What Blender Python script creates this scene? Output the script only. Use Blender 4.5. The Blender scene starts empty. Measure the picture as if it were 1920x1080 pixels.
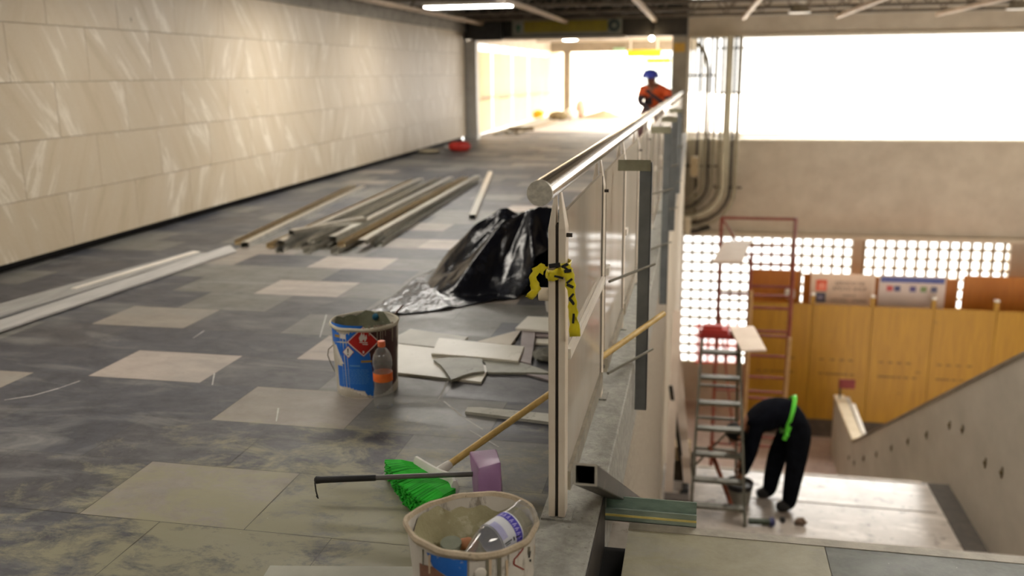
import bpy, bmesh, math, random
from mathutils import Vector, Matrix
random.seed(11)
COL = bpy.context.scene.collection
SC = bpy.context.scene
PI = math.pi

# ------------------------------------------------------------------ camera geometry (measured from the place's own lines)
F = 1690.0
CAM = Vector((0, 0, 1.38))
_y = Vector((1315 - 960, 132 - 540, F)).normalized()
_h = Vector((1, -0.011, 0))
_x = (_h - _y * _h.dot(_y)).normalized()
_d = _y.cross(-_x)
if _d.y < 0: _d = -_d
ROT = Matrix((_x, _y, -_d))            # camera (right, down, forward) -> world

def ray(px, py): return ROT @ Vector((px - 960, py - 540, F))
def at(px, py, X=None, Y=None, Z=None):
    """the point where a sight line meets a real plane of the place"""
    d = ray(px, py)
    t = X / d.x if X is not None else (Y / d.y if Y is not None else (Z - CAM.z) / d.z)
    return CAM + d * t
def proj(p):
    c = ROT.transposed() @ (Vector(p) - CAM)
    return 960 + F * c.x / c.z, 540 + F * c.y / c.z

# ------------------------------------------------------------------ materials
def lin(c):
    if isinstance(c, str):
        c = tuple(int(c[i:i + 2], 16) / 255 for i in (1, 3, 5))
    return tuple((v / 12.92 if v <= .04045 else ((v + .055) / 1.055) ** 2.4) for v in c) + (1,)

class NT:
    def __init__(s, name):
        s.m = bpy.data.materials.new(name); s.m.use_nodes = True
        s.t = s.m.node_tree; s.b = s.t.nodes['Principled BSDF']; s.out = s.t.nodes['Material Output']
    def n(s, typ, **k):
        nd = s.t.nodes.new(typ)
        for a, v in k.items():
            if a in nd.inputs: nd.inputs[a].default_value = v
            else: setattr(nd, a, v)
        return nd
    def l(s, a, b): s.t.links.new(a, b)
    def coord(s, kind='Object', scale=(1, 1, 1), rot=(0, 0, 0)):
        tc = s.n('ShaderNodeTexCoord'); mp = s.n('ShaderNodeMapping')
        mp.inputs['Scale'].default_value = scale; mp.inputs['Rotation'].default_value = rot
        s.l(tc.outputs[kind], mp.inputs[0]); return mp.outputs[0]
    def noise(s, vec, scale, detail=5, rough=.6, dist=0):
        nd = s.n('ShaderNodeTexNoise'); nd.inputs['Scale'].default_value = scale
        nd.inputs['Detail'].default_value = detail; nd.inputs['Roughness'].default_value = rough
        nd.inputs['Distortion'].default_value = dist
        s.l(vec, nd.inputs['Vector']); return nd.outputs['Fac']
    def ramp(s, fac, stops):
        r = s.n('ShaderNodeValToRGB'); e = r.color_ramp.elements
        while len(e) < len(stops): e.new(.5)
        for el, (p, c) in zip(e, stops):
            el.position = p; el.color = lin(c) if not isinstance(c, float) else (c, c, c, 1)
        s.l(fac, r.inputs[0]); return r.outputs[0]
    def mix(s, fac, a, b, blend='MIX'):
        m = s.n('ShaderNodeMix', data_type='RGBA', blend_type=blend)
        for sock, v in ((m.inputs[0], fac), (m.inputs[6], a), (m.inputs[7], b)):
            if hasattr(v, 'is_output'): s.l(v, sock)
            elif isinstance(v, (int, float)): sock.default_value = v
            else: sock.default_value = lin(v)
        return m.outputs[2]
    def math(s, op, a, b=0.0):
        m = s.n('ShaderNodeMath', operation=op)
        for sock, v in ((m.inputs[0], a), (m.inputs[1], b)):
            if hasattr(v, 'is_output'): s.l(v, sock)
            else: sock.default_value = v
        return m.outputs[0]
    def bump(s, h, strength=.3, dist=.01):
        b = s.n('ShaderNodeBump'); b.inputs['Strength'].default_value = strength; b.inputs['Distance'].default_value = dist
        s.l(h, b.inputs['Height']); s.l(b.outputs[0], s.b.inputs['Normal'])
    def base(s, c):
        if hasattr(c, 'is_output'): s.l(c, s.b.inputs['Base Color'])
        else: s.b.inputs['Base Color'].default_value = lin(c)
    def rough(s, r):
        if hasattr(r, 'is_output'): s.l(r, s.b.inputs['Roughness'])
        else: s.b.inputs['Roughness'].default_value = r

_cache = {}
def mat(name, c1, c2=None, rough=.6, metal=0, scale=8, bump=0, stretch=(1, 1, 1), spots=None, lo=.35, hi=.65, spec=None, bscale=None, spot_lo=.6, spot_scale=None):
    """plain surface: two tones mixed by noise, optional dirt spots with a shape of their own"""
    if name in _cache: return _cache[name]
    t = NT(name); v = t.coord('Object', stretch)
    if c2:
        f = t.noise(v, scale); col = t.ramp(f, [(lo, c1), (hi, c2)])
    else: col = c1
    if spots:
        f2 = t.noise(v, spot_scale or scale * 2.3, 6, .7)
        k = t.ramp(f2, [(spot_lo, 0.0), (spot_lo + .08, 1.0)])
        col = t.mix(k, col, spots)
    t.base(col); t.rough(rough); t.b.inputs['Metallic'].default_value = metal
    if spec is not None: t.b.inputs['Specular IOR Level'].default_value = spec
    if bump: t.bump(t.noise(v, bscale or scale * 4, 6, .65), bump, .01)
    _cache[name] = t.m; return t.m

def emit(name, c, s):
    if name in _cache: return _cache[name]
    t = NT(name); t.base('#ffffff'); t.b.inputs['Emission Color'].default_value = lin(c); t.b.inputs['Emission Strength'].default_value = s
    _cache[name] = t.m; return t.m

def clear_plastic(name, tint, dens=.12, rough=.08):
    t = NT(name); tr = t.n('ShaderNodeBsdfTransparent'); gl = t.n('ShaderNodeBsdfGlossy'); df = t.n('ShaderNodeBsdfDiffuse')
    tr.inputs[0].default_value = lin(tint); gl.inputs['Roughness'].default_value = rough; df.inputs[0].default_value = lin('#c8c8c8')
    lw = t.n('ShaderNodeLayerWeight'); fr = t.n('ShaderNodeMath', operation='MULTIPLY_ADD'); t.l(t.math('POWER', lw.outputs['Facing'], 2.4), fr.inputs[0]); fr.inputs[1].default_value = .8; fr.inputs[2].default_value = .07
    m1 = t.n('ShaderNodeMixShader'); m1.inputs[0].default_value = dens
    t.l(tr.outputs[0], m1.inputs[1]); t.l(df.outputs[0], m1.inputs[2])
    m2 = t.n('ShaderNodeMixShader'); t.l(fr.outputs[0], m2.inputs[0]); t.l(m1.outputs[0], m2.inputs[1]); t.l(gl.outputs[0], m2.inputs[2])
    t.l(m2.outputs[0], t.out.inputs[0]); return t.m

def sheet(name, col, trans, alpha=0.0):
    """thin sheet that lets light through (diffuse + translucent, optional clear share)"""
    t = NT(name); df = t.n('ShaderNodeBsdfDiffuse'); tl = t.n('ShaderNodeBsdfTranslucent'); tr = t.n('ShaderNodeBsdfTransparent')
    v = t.coord('Object'); c = t.ramp(t.noise(v, 3), [(.3, col), (.7, tuple(min(1, int(col[i:i + 2], 16) / 255 * 1.06) for i in (1, 3, 5)))])
    t.l(c, df.inputs[0]); t.l(c, tl.inputs[0])
    m1 = t.n('ShaderNodeMixShader'); m1.inputs[0].default_value = trans; t.l(df.outputs[0], m1.inputs[1]); t.l(tl.outputs[0], m1.inputs[2])
    m2 = t.n('ShaderNodeMixShader'); m2.inputs[0].default_value = alpha; t.l(m1.outputs[0], m2.inputs[1]); t.l(tr.outputs[0], m2.inputs[2])
    t.l(m2.outputs[0], t.out.inputs[0]); return t.m

def floor_mat(name, lo, hi):
    t = NT(name); v = t.coord('Object')
    f = t.noise(v, 7, 9, .74, .3); col = t.ramp(f, [(.34, lo), (.66, hi)])
    fine = t.noise(v, 55, 4, .7); col = t.mix(t.ramp(fine, [(.38, 0.0), (.72, .4)]), col, hi)
    # grey film of cement dust, wiped unevenly
    st = t.coord('Object', (.7, 2.4, 1), (0, 0, .5)); f2 = t.noise(st, 2.2, 7, .68, .6)
    col = t.mix(t.ramp(f2, [(.5, 0.0), (.68, .6)]), col, '#8d8b86')
    # yellowish sawdust and sand spilled around the broom and the mortar buckets
    tc = t.n('ShaderNodeTexCoord'); sp = t.n('ShaderNodeVectorMath', operation='DISTANCE'); t.l(tc.outputs['Object'], sp.inputs[0]); sp.inputs[1].default_value = (-1.15, 2.2, 0)
    near = t.n('ShaderNodeMapRange'); t.l(sp.outputs['Value'], near.inputs[0]); near.inputs[1].default_value = .4; near.inputs[2].default_value = 2.0; near.inputs[3].default_value = .15; near.inputs[4].default_value = -.25
    f3 = t.noise(t.coord('Object', (1, 1.5, 1), (0, 0, -.4)), 4.2, 11, .78, .35); s3 = t.math('ADD', f3, near.outputs[0])
    col = t.mix(t.ramp(s3, [(.5, 0.0), (.66, .85)]), col, '#8f8a6f')
    specks = t.ramp(t.noise(v, 70, 2), [(.76, 0.0), (.79, .8)]); col = t.mix(specks, col, '#c5c2b8')
    t.base(col); t.rough(t.ramp(f2, [(.4, .42), (.65, .62)])); t.b.inputs['Specular IOR Level'].default_value = .35
    t.bump(fine, .08, .004); return t.m

# ------------------------------------------------------------------ mesh builder
WL = {}
class MB:
    def __init__(s): s.v = []; s.f = []; s.mi = []; s.cur = 0
    def add(s, vs, fs):
        k = len(s.v); s.v += [Vector(p) for p in vs]
        for f in fs: s.f.append([k + i for i in f]); s.mi.append(s.cur)
        return s
    def box(s, a, b):
        x0, y0, z0 = (min(p, q) for p, q in zip(a, b)); x1, y1, z1 = (max(p, q) for p, q in zip(a, b))
        return s.add([(x0, y0, z0), (x1, y0, z0), (x1, y1, z0), (x0, y1, z0), (x0, y0, z1), (x1, y0, z1), (x1, y1, z1), (x0, y1, z1)],
                     [(3, 2, 1, 0), (4, 5, 6, 7), (0, 1, 5, 4), (1, 2, 6, 5), (2, 3, 7, 6), (3, 0, 4, 7)])
    def bar(s, p, q, w, h, up=(0, 0, 1)):
        """rectangular bar from p to q, w across and h along up"""
        p, q = Vector(p), Vector(q); d = (q - p).normalized(); u = Vector(up)
        a = d.cross(u)
        if a.length < 1e-4: a = d.cross(Vector((0, 1, 0)))
        a.normalize(); u = a.cross(d).normalized(); vs = []
        for c in (p, q):
            for i, j in ((-1, -1), (1, -1), (1, 1), (-1, 1)): vs.append(c + a * (i * w / 2) + u * (j * h / 2))
        return s.add(vs, [(3, 2, 1, 0), (4, 5, 6, 7), (0, 1, 5, 4), (1, 2, 6, 5), (2, 3, 7, 6), (3, 0, 4, 7)])
    def tube(s, pts, r, seg=12, caps=True):
        pts = [Vector(p) for p in pts]; n = len(pts); rs = r if isinstance(r, (list, tuple)) else [r] * n
        rings = []; ref = None
        for i, p in enumerate(pts):
            d = (pts[min(i + 1, n - 1)] - pts[max(i - 1, 0)]).normalized()
            if ref is None:
                ref = d.cross(Vector((0, 0, 1)))
                if ref.length < .05: ref = d.cross(Vector((0, 1, 0)))
            ref = (ref - d * ref.dot(d)).normalized(); o = d.cross(ref)
            rings.append([p + (ref * math.cos(2 * PI * k / seg) + o * math.sin(2 * PI * k / seg)) * rs[i] for k in range(seg)])
        fs = []
        for i in range(n - 1):
            for k in range(seg): fs.append((i * seg + k, i * seg + (k + 1) % seg, (i + 1) * seg + (k + 1) % seg, (i + 1) * seg + k))
        if caps: fs.append(tuple(range(seg))[::-1]); fs.append(tuple((n - 1) * seg + k for k in range(seg)))
        return s.add([p for g in rings for p in g], fs)
    def lathe(s, c, prof, seg=40, warp=None, caps=(False, False)):
        c = Vector(c); vs = []; n = len(prof)
        for i, (r, z) in enumerate(prof):
            for k in range(seg):
                a = 2 * PI * k / seg; rr, dz = (r, 0) if warp is None else warp(r, z, a, i)
                vs.append(c + Vector((math.cos(a) * rr, math.sin(a) * rr, z + dz)))
        fs = [(i * seg + k, i * seg + (k + 1) % seg, (i + 1) * seg + (k + 1) % seg, (i + 1) * seg + k) for i in range(n - 1) for k in range(seg)]
        if caps[0]: fs.append(tuple(range(seg))[::-1])
        if caps[1]: fs.append(tuple((n - 1) * seg + k for k in range(seg)))
        return s.add(vs, fs)
    def prism(s, poly, ext):
        ext = Vector(ext); n = len(poly); ps = [Vector(p) for p in poly]
        return s.add(ps + [p + ext for p in ps], [tuple(range(n))[::-1], tuple(range(n, 2 * n))] + [(i, (i + 1) % n, n + (i + 1) % n, n + i) for i in range(n)])
    def ball(s, c, r, seg=16, rings=10, sc=(1, 1, 1)):
        c = Vector(c); vs = []; fs = []
        for i in range(rings + 1):
            t = PI * i / rings
            for k in range(seg):
                a = 2 * PI * k / seg; vs.append(c + Vector((r * sc[0] * math.sin(t) * math.cos(a), r * sc[1] * math.sin(t) * math.sin(a), r * sc[2] * math.cos(t))))
        for i in range(rings):
            for k in range(seg): fs.append((i * seg + k, (i + 1) * seg + k, (i + 1) * seg + (k + 1) % seg, i * seg + (k + 1) % seg))
        return s.add(vs, fs)
    def build(s, name, mats, parent=None, smooth=False, bevel=0, kind=None, origin=None):
        me = bpy.data.meshes.new(name)
        if parent is not None: L = WL[parent.name]
        elif origin is not None: L = Vector(origin)
        else:
            xs = [v.x for v in s.v]; ys = [v.y for v in s.v]; zs = [v.z for v in s.v]
            L = Vector(((min(xs) + max(xs)) / 2, (min(ys) + max(ys)) / 2, min(zs)))
        me.from_pydata([tuple(v - L) for v in s.v], [], s.f)
        for m in (mats if isinstance(mats, (list, tuple)) else [mats]): me.materials.append(m)
        for p, k in zip(me.polygons, s.mi): p.material_index = k
        bm = bmesh.new(); bm.from_mesh(me)
        bmesh.ops.remove_doubles(bm, verts=bm.verts, dist=1e-6)
        bmesh.ops.recalc_face_normals(bm, faces=bm.faces)
        if bevel: bmesh.ops.bevel(bm, geom=[e for e in bm.edges if e.is_manifold and e.calc_face_angle(0) > .5], offset=bevel, segments=2, affect='EDGES', profile=.5, clamp_overlap=True)
        bm.to_mesh(me); bm.free()
        if smooth:
            for p in me.polygons: p.use_smooth = True
            me.set_sharp_from_angle(angle=math.radians(38 if smooth is True else smooth))
        o = bpy.data.objects.new(name, me); COL.objects.link(o)
        if parent is not None: o.parent = parent
        else: o.location = L
        WL[o.name] = L
        if kind: o['kind'] = kind
        return o

def tag(o, label, cat, group=None):
    o['label'] = label; o['category'] = cat
    if group: o['group'] = group
    return o
def thing(name, label, cat, loc=(0, 0, 0), group=None):
    o = bpy.data.objects.new(name, None); COL.objects.link(o); o.location = loc; o.empty_display_size = .05
    WL[o.name] = Vector(loc); return tag(o, label, cat, group)
def boxes(name, m, lst, parent=None, **k):
    b = MB()
    for a, c in lst: b.box(a, c)
    return b.build(name, m, parent, **k)
def struct(name, m, lst, **k): return boxes(name, m, lst, kind='structure', **k)
def dup(o, loc, label, group=None):
    r = o.copy(); COL.objects.link(r); r.location = loc; WL[r.name] = Vector(loc); r['label'] = label
    if group: r['group'] = group
    for c in o.children:
        d = c.copy(); COL.objects.link(d); d.parent = r
        for e in c.children:
            g = e.copy(); COL.objects.link(g); g.parent = d
    return r
def text_mesh(body, size, m, parent, M4, name='lettering', align='CENTER', extrude=.001):
    cu = bpy.data.curves.new(name, 'FONT'); cu.body = body; cu.size = size; cu.align_x = align; cu.align_y = 'CENTER'; cu.extrude = extrude
    o = bpy.data.objects.new(name, cu); COL.objects.link(o)
    dg = bpy.context.evaluated_depsgraph_get(); me = bpy.data.meshes.new_from_object(o.evaluated_get(dg))
    bpy.data.objects.remove(o); bpy.data.curves.remove(cu)
    L = WL[parent.name] if parent else Vector()
    me.transform(Matrix.Translation(-L) @ M4); me.materials.clear(); me.materials.append(m)
    q = bpy.data.objects.new(name, me); COL.objects.link(q); q.parent = parent; WL[q.name] = L; return q

# palette
m_cream_metal = mat('cream_metal', '#d9cbb8', '#e5dac9', rough=.45, metal=.1, scale=6, spots='#a89783', spot_lo=.68)
m_steel = mat('polished_steel', '#c9c6c0', '#dedbd6', rough=.14, metal=1, scale=4, stretch=(1, .2, 1))
m_brush = mat('sawn_steel_end', '#b9b4a8', '#d9d4c6', rough=.4, metal=.55, scale=90, bump=.3)
m_galv = mat('galvanised_steel', '#a5a196', '#c4c0b2', rough=.32, metal=.9, scale=20, spots='#7d7767', spot_lo=.66)
m_greysteel = mat('grey_painted_steel', '#666a6c', '#7b7f80', rough=.5, metal=.3, scale=6, spots='#8f8c80', spot_lo=.66)
m_alu = mat('aluminium', '#5d5b50', '#7a776a', rough=.4, metal=.6, scale=9)
m_white = mat('white_painted', '#d9d2c6', '#e6e0d6', rough=.55, scale=5)
m_wood = mat('yellow_wood', '#b99a55', '#d2b36e', rough=.5, scale=7, stretch=(6, 1, 6))
m_black = mat('black_plastic', '#161617', '#222224', rough=.45, scale=8)
m_dark = mat('recess_shade', '#0d0c0b', '#171513', rough=.9, scale=8)  # near-black, puts the shade of narrow recesses into the colour
m_red = mat('scaffold_red', '#7d3527', '#8f4a3a', rough=.6, scale=7, spots='#9c8378', spot_lo=.64)
m_concrete = mat('concrete', '#8b867d', '#a39d93', rough=.85, scale=4, bump=.15, spots='#7b766c')
m_tan = mat('tan_concrete', '#b9ad9c', '#c8bdac', rough=.85, scale=2.5, bump=.1)
m_pipe = mat('conduit_grey', '#8d8673', '#a39b86', rough=.45, metal=.5, scale=5)
m_pale = mat('pale_conduit', '#b5ae98', '#c6bfa9', rough=.45, metal=.4, scale=5)
m_brown = mat('dark_brown_metal', '#2e2922', '#3d372f', rough=.6, metal=.2, scale=4)
m_truss = mat('truss_paint', '#5d5346', '#75695a', rough=.6, scale=4)
m_tbar = mat('tan_bar', '#b39c82', '#c5b097', rough=.55, scale=5)
m_skin = mat('skin', '#8a5a3f', '#98674a', rough=.55, scale=14)

# ================================================================== SETTING
# --- floor of the concourse: stone tiles in running bond, one quad per tile
FT = [floor_mat('floor_tile_slate', '#333337', '#58575a'), floor_mat('floor_tile_grey', '#595852', '#757370'),
      floor_mat('floor_tile_bluish', '#34353b', '#4f5056'), floor_mat('floor_tile_beige', '#988d84', '#aca198'), floor_mat('floor_tile_buff', '#7c746c', '#918980')]
fb = MB(); rw = .413; tw = .582; Y0 = 2.34
pick = {}
def at_tile(x, y, m): pick[(round((y - Y0) / rw - .5), x)] = m
known = [(-2.5, 3.8, 3), (-2.3, 4.2, 2), (-1.65, 3.4, 4), (-1.65, 2.55, 4), (-1.6, 4.2, 3), (-2.5, 6.3, 3), (-2.5, 5.45, 3), (-3.1, 4.6, 4), (-3.6, 3.4, 4), (-3.9, 2.95, 0),
         (-2.2, 3.4, 2), (-1.1, 2.55, 1), (-.7, 2.55, 1), (-.7, 2.9, 1), (-2.0, 2.95, 0), (-2.5, 2.95, 2), (-1.9, 3.8, 0), (-3.1, 3.8, 2), (-1.3, 3.8, 1), (-2.8, 5.0, 1), (-3.9, 6.3, 4), (-3.3, 7.1, 4), (-1.2, 5.0, 1), (-1.6, 5.0, 1), (-.8, 5.0, 1), (-1.0, 3.4, 1), (-.9, 2.9, 1), (-2.6, 8.0, 4)]
for k in range(-13, 46):
    off = -1.93 if k % 2 == 0 else -2.22
    ya = Y0 + k * rw; yb = ya + rw
    n0 = math.floor((-5.1 - off) / tw)
    j = n0
    while off + j * tw < -.42:
        xa = max(-5.1, off + j * tw); xb = min(-.40, off + (j + 1) * tw); j += 1
        if xb <= xa: continue
        ky0 = ya
        fb.cur = random.choices([0, 1, 2, 3, 4], [44, 28, 20, 1, 7])[0]
        if ky0 < 3.5: fb.cur = random.choices([0, 1, 2, 4], [50, 6, 40, 4])[0]
        for (kx, ky, km) in known:
            if xa <= kx < xb and ya <= ky < yb: fb.cur = km
        fb.add([(xa + .0012, ya + .0012, 0), (xb - .0012, ya + .0012, 0), (xb - .0012, yb - .0012, 0), (xa + .0012, yb - .0012, 0)], [(0, 1, 2, 3)])
fb.cur = 6
for l_ in ([(8, 750), (60, 742), (110, 728), (150, 714)], [(398, 722), (402, 700)], [(822, 748), (832, 730), (841, 712)], [(832, 752), (866, 780)], [(868, 782), (905, 805)], [(880, 806), (935, 838)], [(518, 790), (522, 765)], [(362, 634), (383, 620)], [(600, 632), (612, 590)], [(375, 528), (530, 532)]):
    for p_, q_ in zip(l_[:-1], l_[1:]):
        a_, c_ = at(*p_, Z=.0008), at(*q_, Z=.0008); n_ = (c_ - a_).cross(Vector((0, 0, 1))).normalized() * random.uniform(.0025, .006)
        fb.add([a_ - n_ * .6, c_ - n_, c_ + n_, a_ + n_ * .6], [(0, 1, 2, 3)])
fb.cur = 5; fb.box((-5.1, -3.1, -.25), (-.40, 21.4, -.003))
fb.build('floor', FT + [mat('joint_grey', '#55534f', '#625f5a', rough=.9), mat('chalk_scratch', '#a9a7a2', '#c4c2bd', rough=.9, scale=30)], kind='structure', origin=(0, 0, 0))
sf = MB()
for i, (xa, xb) in enumerate([(-.17, .41)] + [(.41 + .582 * q, .992 + .582 * q) for q in range(12)]):
    sf.cur = [7, 8, 8, 7, 8, 8, 7, 8, 8, 7, 8, 8, 8][i]
    for r_ in range(10):
        sf.add([(xa + .001, 2.56 - .413 * (r_ + 1) + .001, 0), (xb - .001, 2.56 - .413 * (r_ + 1) + .001, 0), (xb - .001, 2.56 - .413 * r_ - .001, 0), (xa + .001, 2.56 - .413 * r_ - .001, 0)], [(0, 1, 2, 3)])
        if r_ % 3 == 1: sf.cur = 15 - sf.cur
sf.cur = 5; sf.box((-.17, -3.1, -.25), (7.3, 2.56, -.003))
sf.cur = 6; sf.box((-.17, 2.56, -.18), (7.3, 2.60, .002)); 
sf.build('floor_stairhead', FT + [m_concrete, mat('step_nosing', '#8f897c', '#b0a898', rough=.6, scale=9, bump=.2), floor_mat('floor_tile_olive', '#8a846e', '#a09a83'), floor_mat('floor_tile_green', '#44473d', '#5e6155')], kind='structure', origin=(0, 0, 0))
t = NT('bright_screed'); v = t.coord('Object'); t.base(t.ramp(t.noise(v, 1.2, 7, .65), [(.3, '#9b938a'), (.7, '#b8b0a6')])); t.rough(.7)
struct('floor_corridor', t.m, [((-5.4, 21.4, -.3), (3.2, 60, 0))])

# --- left wall: sandstone slabs with real joints
t = NT('sandstone'); uv = t.n('ShaderNodeUVMap'); uv.uv_map = 'slab'
mp = t.n('ShaderNodeMapping'); mp.inputs['Scale'].default_value = (1, 1, 1); t.l(uv.outputs[0], mp.inputs[0])
s1 = t.n('ShaderNodeMapping'); s1.inputs['Scale'].default_value = (2.6, .32, 1); t.l(uv.outputs[0], s1.inputs[0])
vein = t.noise(s1.outputs[0], 2.2, 7, .62, .25); blot = t.noise(mp.outputs[0], 2.0, 3)
col = t.ramp(vein, [(.26, '#a99a80'), (.44, '#bdae97'), (.57, '#c0b39e'), (.62, '#dcd3c3'), (.655, '#bcae97'), (.75, '#c9bca7')])
col = t.mix(t.ramp(blot, [(.35, 0.0), (.75, .35)]), col, '#b3a48c')
grain = t.noise(mp.outputs[0], 60, 3); col = t.mix(t.ramp(grain, [(.4, 0.0), (.8, .25)]), col, '#a29378')
pock = t.noise(t.coord('Object', (1, 1, .5)), 9, 3, .5); col = t.mix(t.ramp(pock, [(.745, 0.0), (.765, .8)]), col, '#6f6350')
t.base(col); t.rough(.48); t.b.inputs['Specular IOR Level'].default_value = .35; t.bump(grain, .06, .004)
m_sand = t.m
wb = MB(); slabs = []
zr = [.075, .5, .925, 1.348, 1.768, 2.2]
for r_ in range(5):
    y = (6.23 if r_ % 2 == 0 else 5.78) - .88 * 11
    while y < 18.85:
        ya, yb = max(-3, y), min(18.85, y + .88); y += .88
        if yb - ya > .05: wb.box((-4.88, ya + .002, zr[r_] + .002), (-4.85, yb - .002, zr[r_ + 1] - .002)); slabs.append((random.random() * 9, random.random() * 9, random.choice((-.75, -.5, .5, .65, .4, -.3)), random.random()))
wl = wb.build('wall_left', m_sand, kind='structure', origin=(-4.85, 0, 0))
me = wl.data; lay = me.uv_layers.new(name='slab')
isl = {}
for p in me.polygons:
    c = p.center; r_ = next((i for i in range(5) if c.z < zr[i + 1] + .001), 4)
    y0 = (6.23 if r_ % 2 == 0 else 5.78) - .88 * 11; k = (r_, int((c.y - y0) / .88))
    if k not in isl: isl[k] = (random.random() * 20, random.random() * 20, random.choice((-.7, -.5, -.45, -.35, .45, .3)))
    a = isl[k]; ca, sa = math.cos(a[2]), math.sin(a[2])
    for li in p.loop_indices:
        co = me.vertices[me.loops[li].vertex_index].co
        lay.data[li].uv = (co.y * ca - co.z * sa + a[0], co.y * sa + co.z * ca + a[1])
struct('wall_left_backing', mat('joint_brown', '#6d6252', '#7b6f5e', rough=.9), [((-5.1, -3, .09), (-4.875, 18.86, 2.2))])
struct('baseboard_left', m_dark, [((-5.0, -3, 0), (-4.95, 18.85, .1))])  # recessed base, blackened for the shade under the slabs
struct('wall_left_beam', m_concrete, [((-5.1, -3, 2.2), (-4.80, 18.86, 2.8))])
struct('trim_1', mat('post_paint', '#c9c7c2', '#d6d4cf', rough=.5, scale=4), [((-4.84, 18.88, 0), (-4.62, 19.1, 2.03)), ((-4.92, 18.86, 0), (-4.84, 19.0, 2.5))])

# --- kerb under the railing and the stairwell's left wall
m_kerb = mat('kerb_terrazzo', '#82807a', '#9d9b92', rough=.75, scale=30, bump=.35, spots='#75736a', spot_lo=.58, bscale=90)
kb = MB(); kb.box((-.42, -3, -.25), (-.25, 19.6, .1)); kb.build('trim_2', m_kerb, kind='structure', bevel=.006)
struct('trim_3', m_dark, [((-.25, -3, -.25), (-.17, 2.6, -.09))])  # bottom of the slot beside the kerb, its shade painted in
struct('trim_14', mat('bitumen_stain', '#1d1914', '#3b342a', rough=.6, scale=9), [((-.25, -3, -.25), (-.246, 2.6, .094))])
m_gran = mat('granite_wash', '#857b6c', '#a3998a', rough=.6, scale=55, bump=.4, spots='#6f665a', spot_lo=.6, bscale=80, spot_scale=30)
struct('wall_stair_left', m_gran, [((-.42, 2.6, -3.6), (-.25, 8.3, -.25))])
struct('wall_stair_white', mat('cream_wall_paint', '#c3b8a5', '#d2c8b6', rough=.7, scale=3), [((-.44, 8.3, -6), (-.262, 19.98, -.02)), ((-.262, 8.32, -6), (-.235, 8.50, -.02))])

# --- stairs, landing, lower hall
m_step = mat('stair_stone', '#8c8378', '#a79d90', rough=.6, scale=5, spots='#6f675c')
t = NT('landing_screed'); v = t.coord('Object'); c = t.ramp(t.noise(v, 2.5, 7, .65), [(.3, '#94897e'), (.7, '#bab0a5')])
c = t.mix(t.ramp(t.noise(v, 7, 5, .7, .4), [(.57, 0.0), (.64, .8)]), c, '#5d5145'); c = t.mix(t.ramp(t.noise(t.coord('Object', (.6, 2, 1)), 3, 5), [(.55, 0.0), (.62, .5)]), c, '#ddd5cb')
t.base(c); t.rough(.28); t.b.inputs['Specular IOR Level'].default_value = .7; t.bump(t.noise(v, 14, 6), .08, .006); m_land = t.m
def flight(name, ya, za, run, n, rise):
    b = MB()
    for i in range(n): b.box((-.25, ya + run * i, za - rise * (i + 1) - .35), (2.77, ya + run * (i + 1), za - rise * (i + 1)))
    return b.build(name, m_step, kind='structure')
flight('stairs_upper', 2.60, 0, .334, 16, 3 / 17)
struct('floor_landing', m_land, [((-.25, 7.944, -3.35), (2.77, 9.74, -3.0))])
flight('stairs_lower', 9.74, -3.0, .334, 16, 3 / 17)
struct('trim_4', mat('nosing_pale', '#b5aa9c', '#c9beb0', rough=.5, scale=9), [((-.25, 9.70, -3.02), (2.5, 9.745, -2.992))])
struct('trim_5', mat('landing_line', '#6d635a', '#7b7066', rough=.8, scale=9), [((.5, 9.02, -3.0), (2.5, 9.035, -2.997))])
struct('trim_6', mat('landing_gap_shade', '#3a332b', '#4a4238', rough=.7), [((2.56, 7.95, -3.0), (2.77, 9.70, -2.985))])  # flat dark strip standing in for the shadowed gap along the parapet
struct('floor_lower', mat('lower_floor', '#a58f84', '#b9a498', rough=.65, scale=2, spots='#8d7a70'), [((-.44, 15.0, -6.3), (7.3, 20.2, -6.0))])
t = NT('parapet_plaster'); v = t.coord('Object', (1, .6, 1)); t.base(t.ramp(t.noise(v, 2.2, 6), [(.3, '#aaa295'), (.7, '#bdb5a8')])); t.rough(.7); t.bump(t.noise(v, 40, 4), .08, .004)
pb = MB(); pb.prism([(2.77, y, z) for y, z in ((2.6, 1.0), (4.27, 1.0), (15.3, -4.86), (17.5, -4.82), (17.5, -6), (2.6, -6))], (.28, 0, 0)); pb.build('wall_stair_right', t.m, kind='structure')
pb = MB(); pb.bar((2.91, 4.27, 1.008), (2.91, 15.28, -4.845), .30, .035); pb.build('trim_7', mat('edge_brown', '#6f6250', '#81735f', rough=.6, scale=4), kind='structure')
struct('trim_8', mat('cream_coping', '#c9b999', '#d8cab0', rough=.6, scale=4), [((2.76, 15.30, -4.84), (2.95, 17.5, -4.79))])
hb = MB()
for px, py in ((1592, 858), (1602, 868), (1620, 860), (1644, 851), (1672, 840), (1703, 828), (1738, 815), (1781, 797), (1805, 805), (1848, 868), (1879, 886)):
    p = at(px, py, X=2.768); b = MB(); b.tube([p + Vector((.002, 0, 0)), p - Vector((.02, 0, 0))], .02, 8); b.box(p + Vector((-.008, -.014, -.05)), p + Vector((0, .014, .05)))
    o = b.build('wall_anchor', mat('brass_anchor', '#5d4f35', '#756543', rough=.5, metal=.6, scale=8)); tag(o, 'small brown metal anchor left in the sloping grey stair parapet', 'anchor', 'anchors in the stair parapet')

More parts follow.
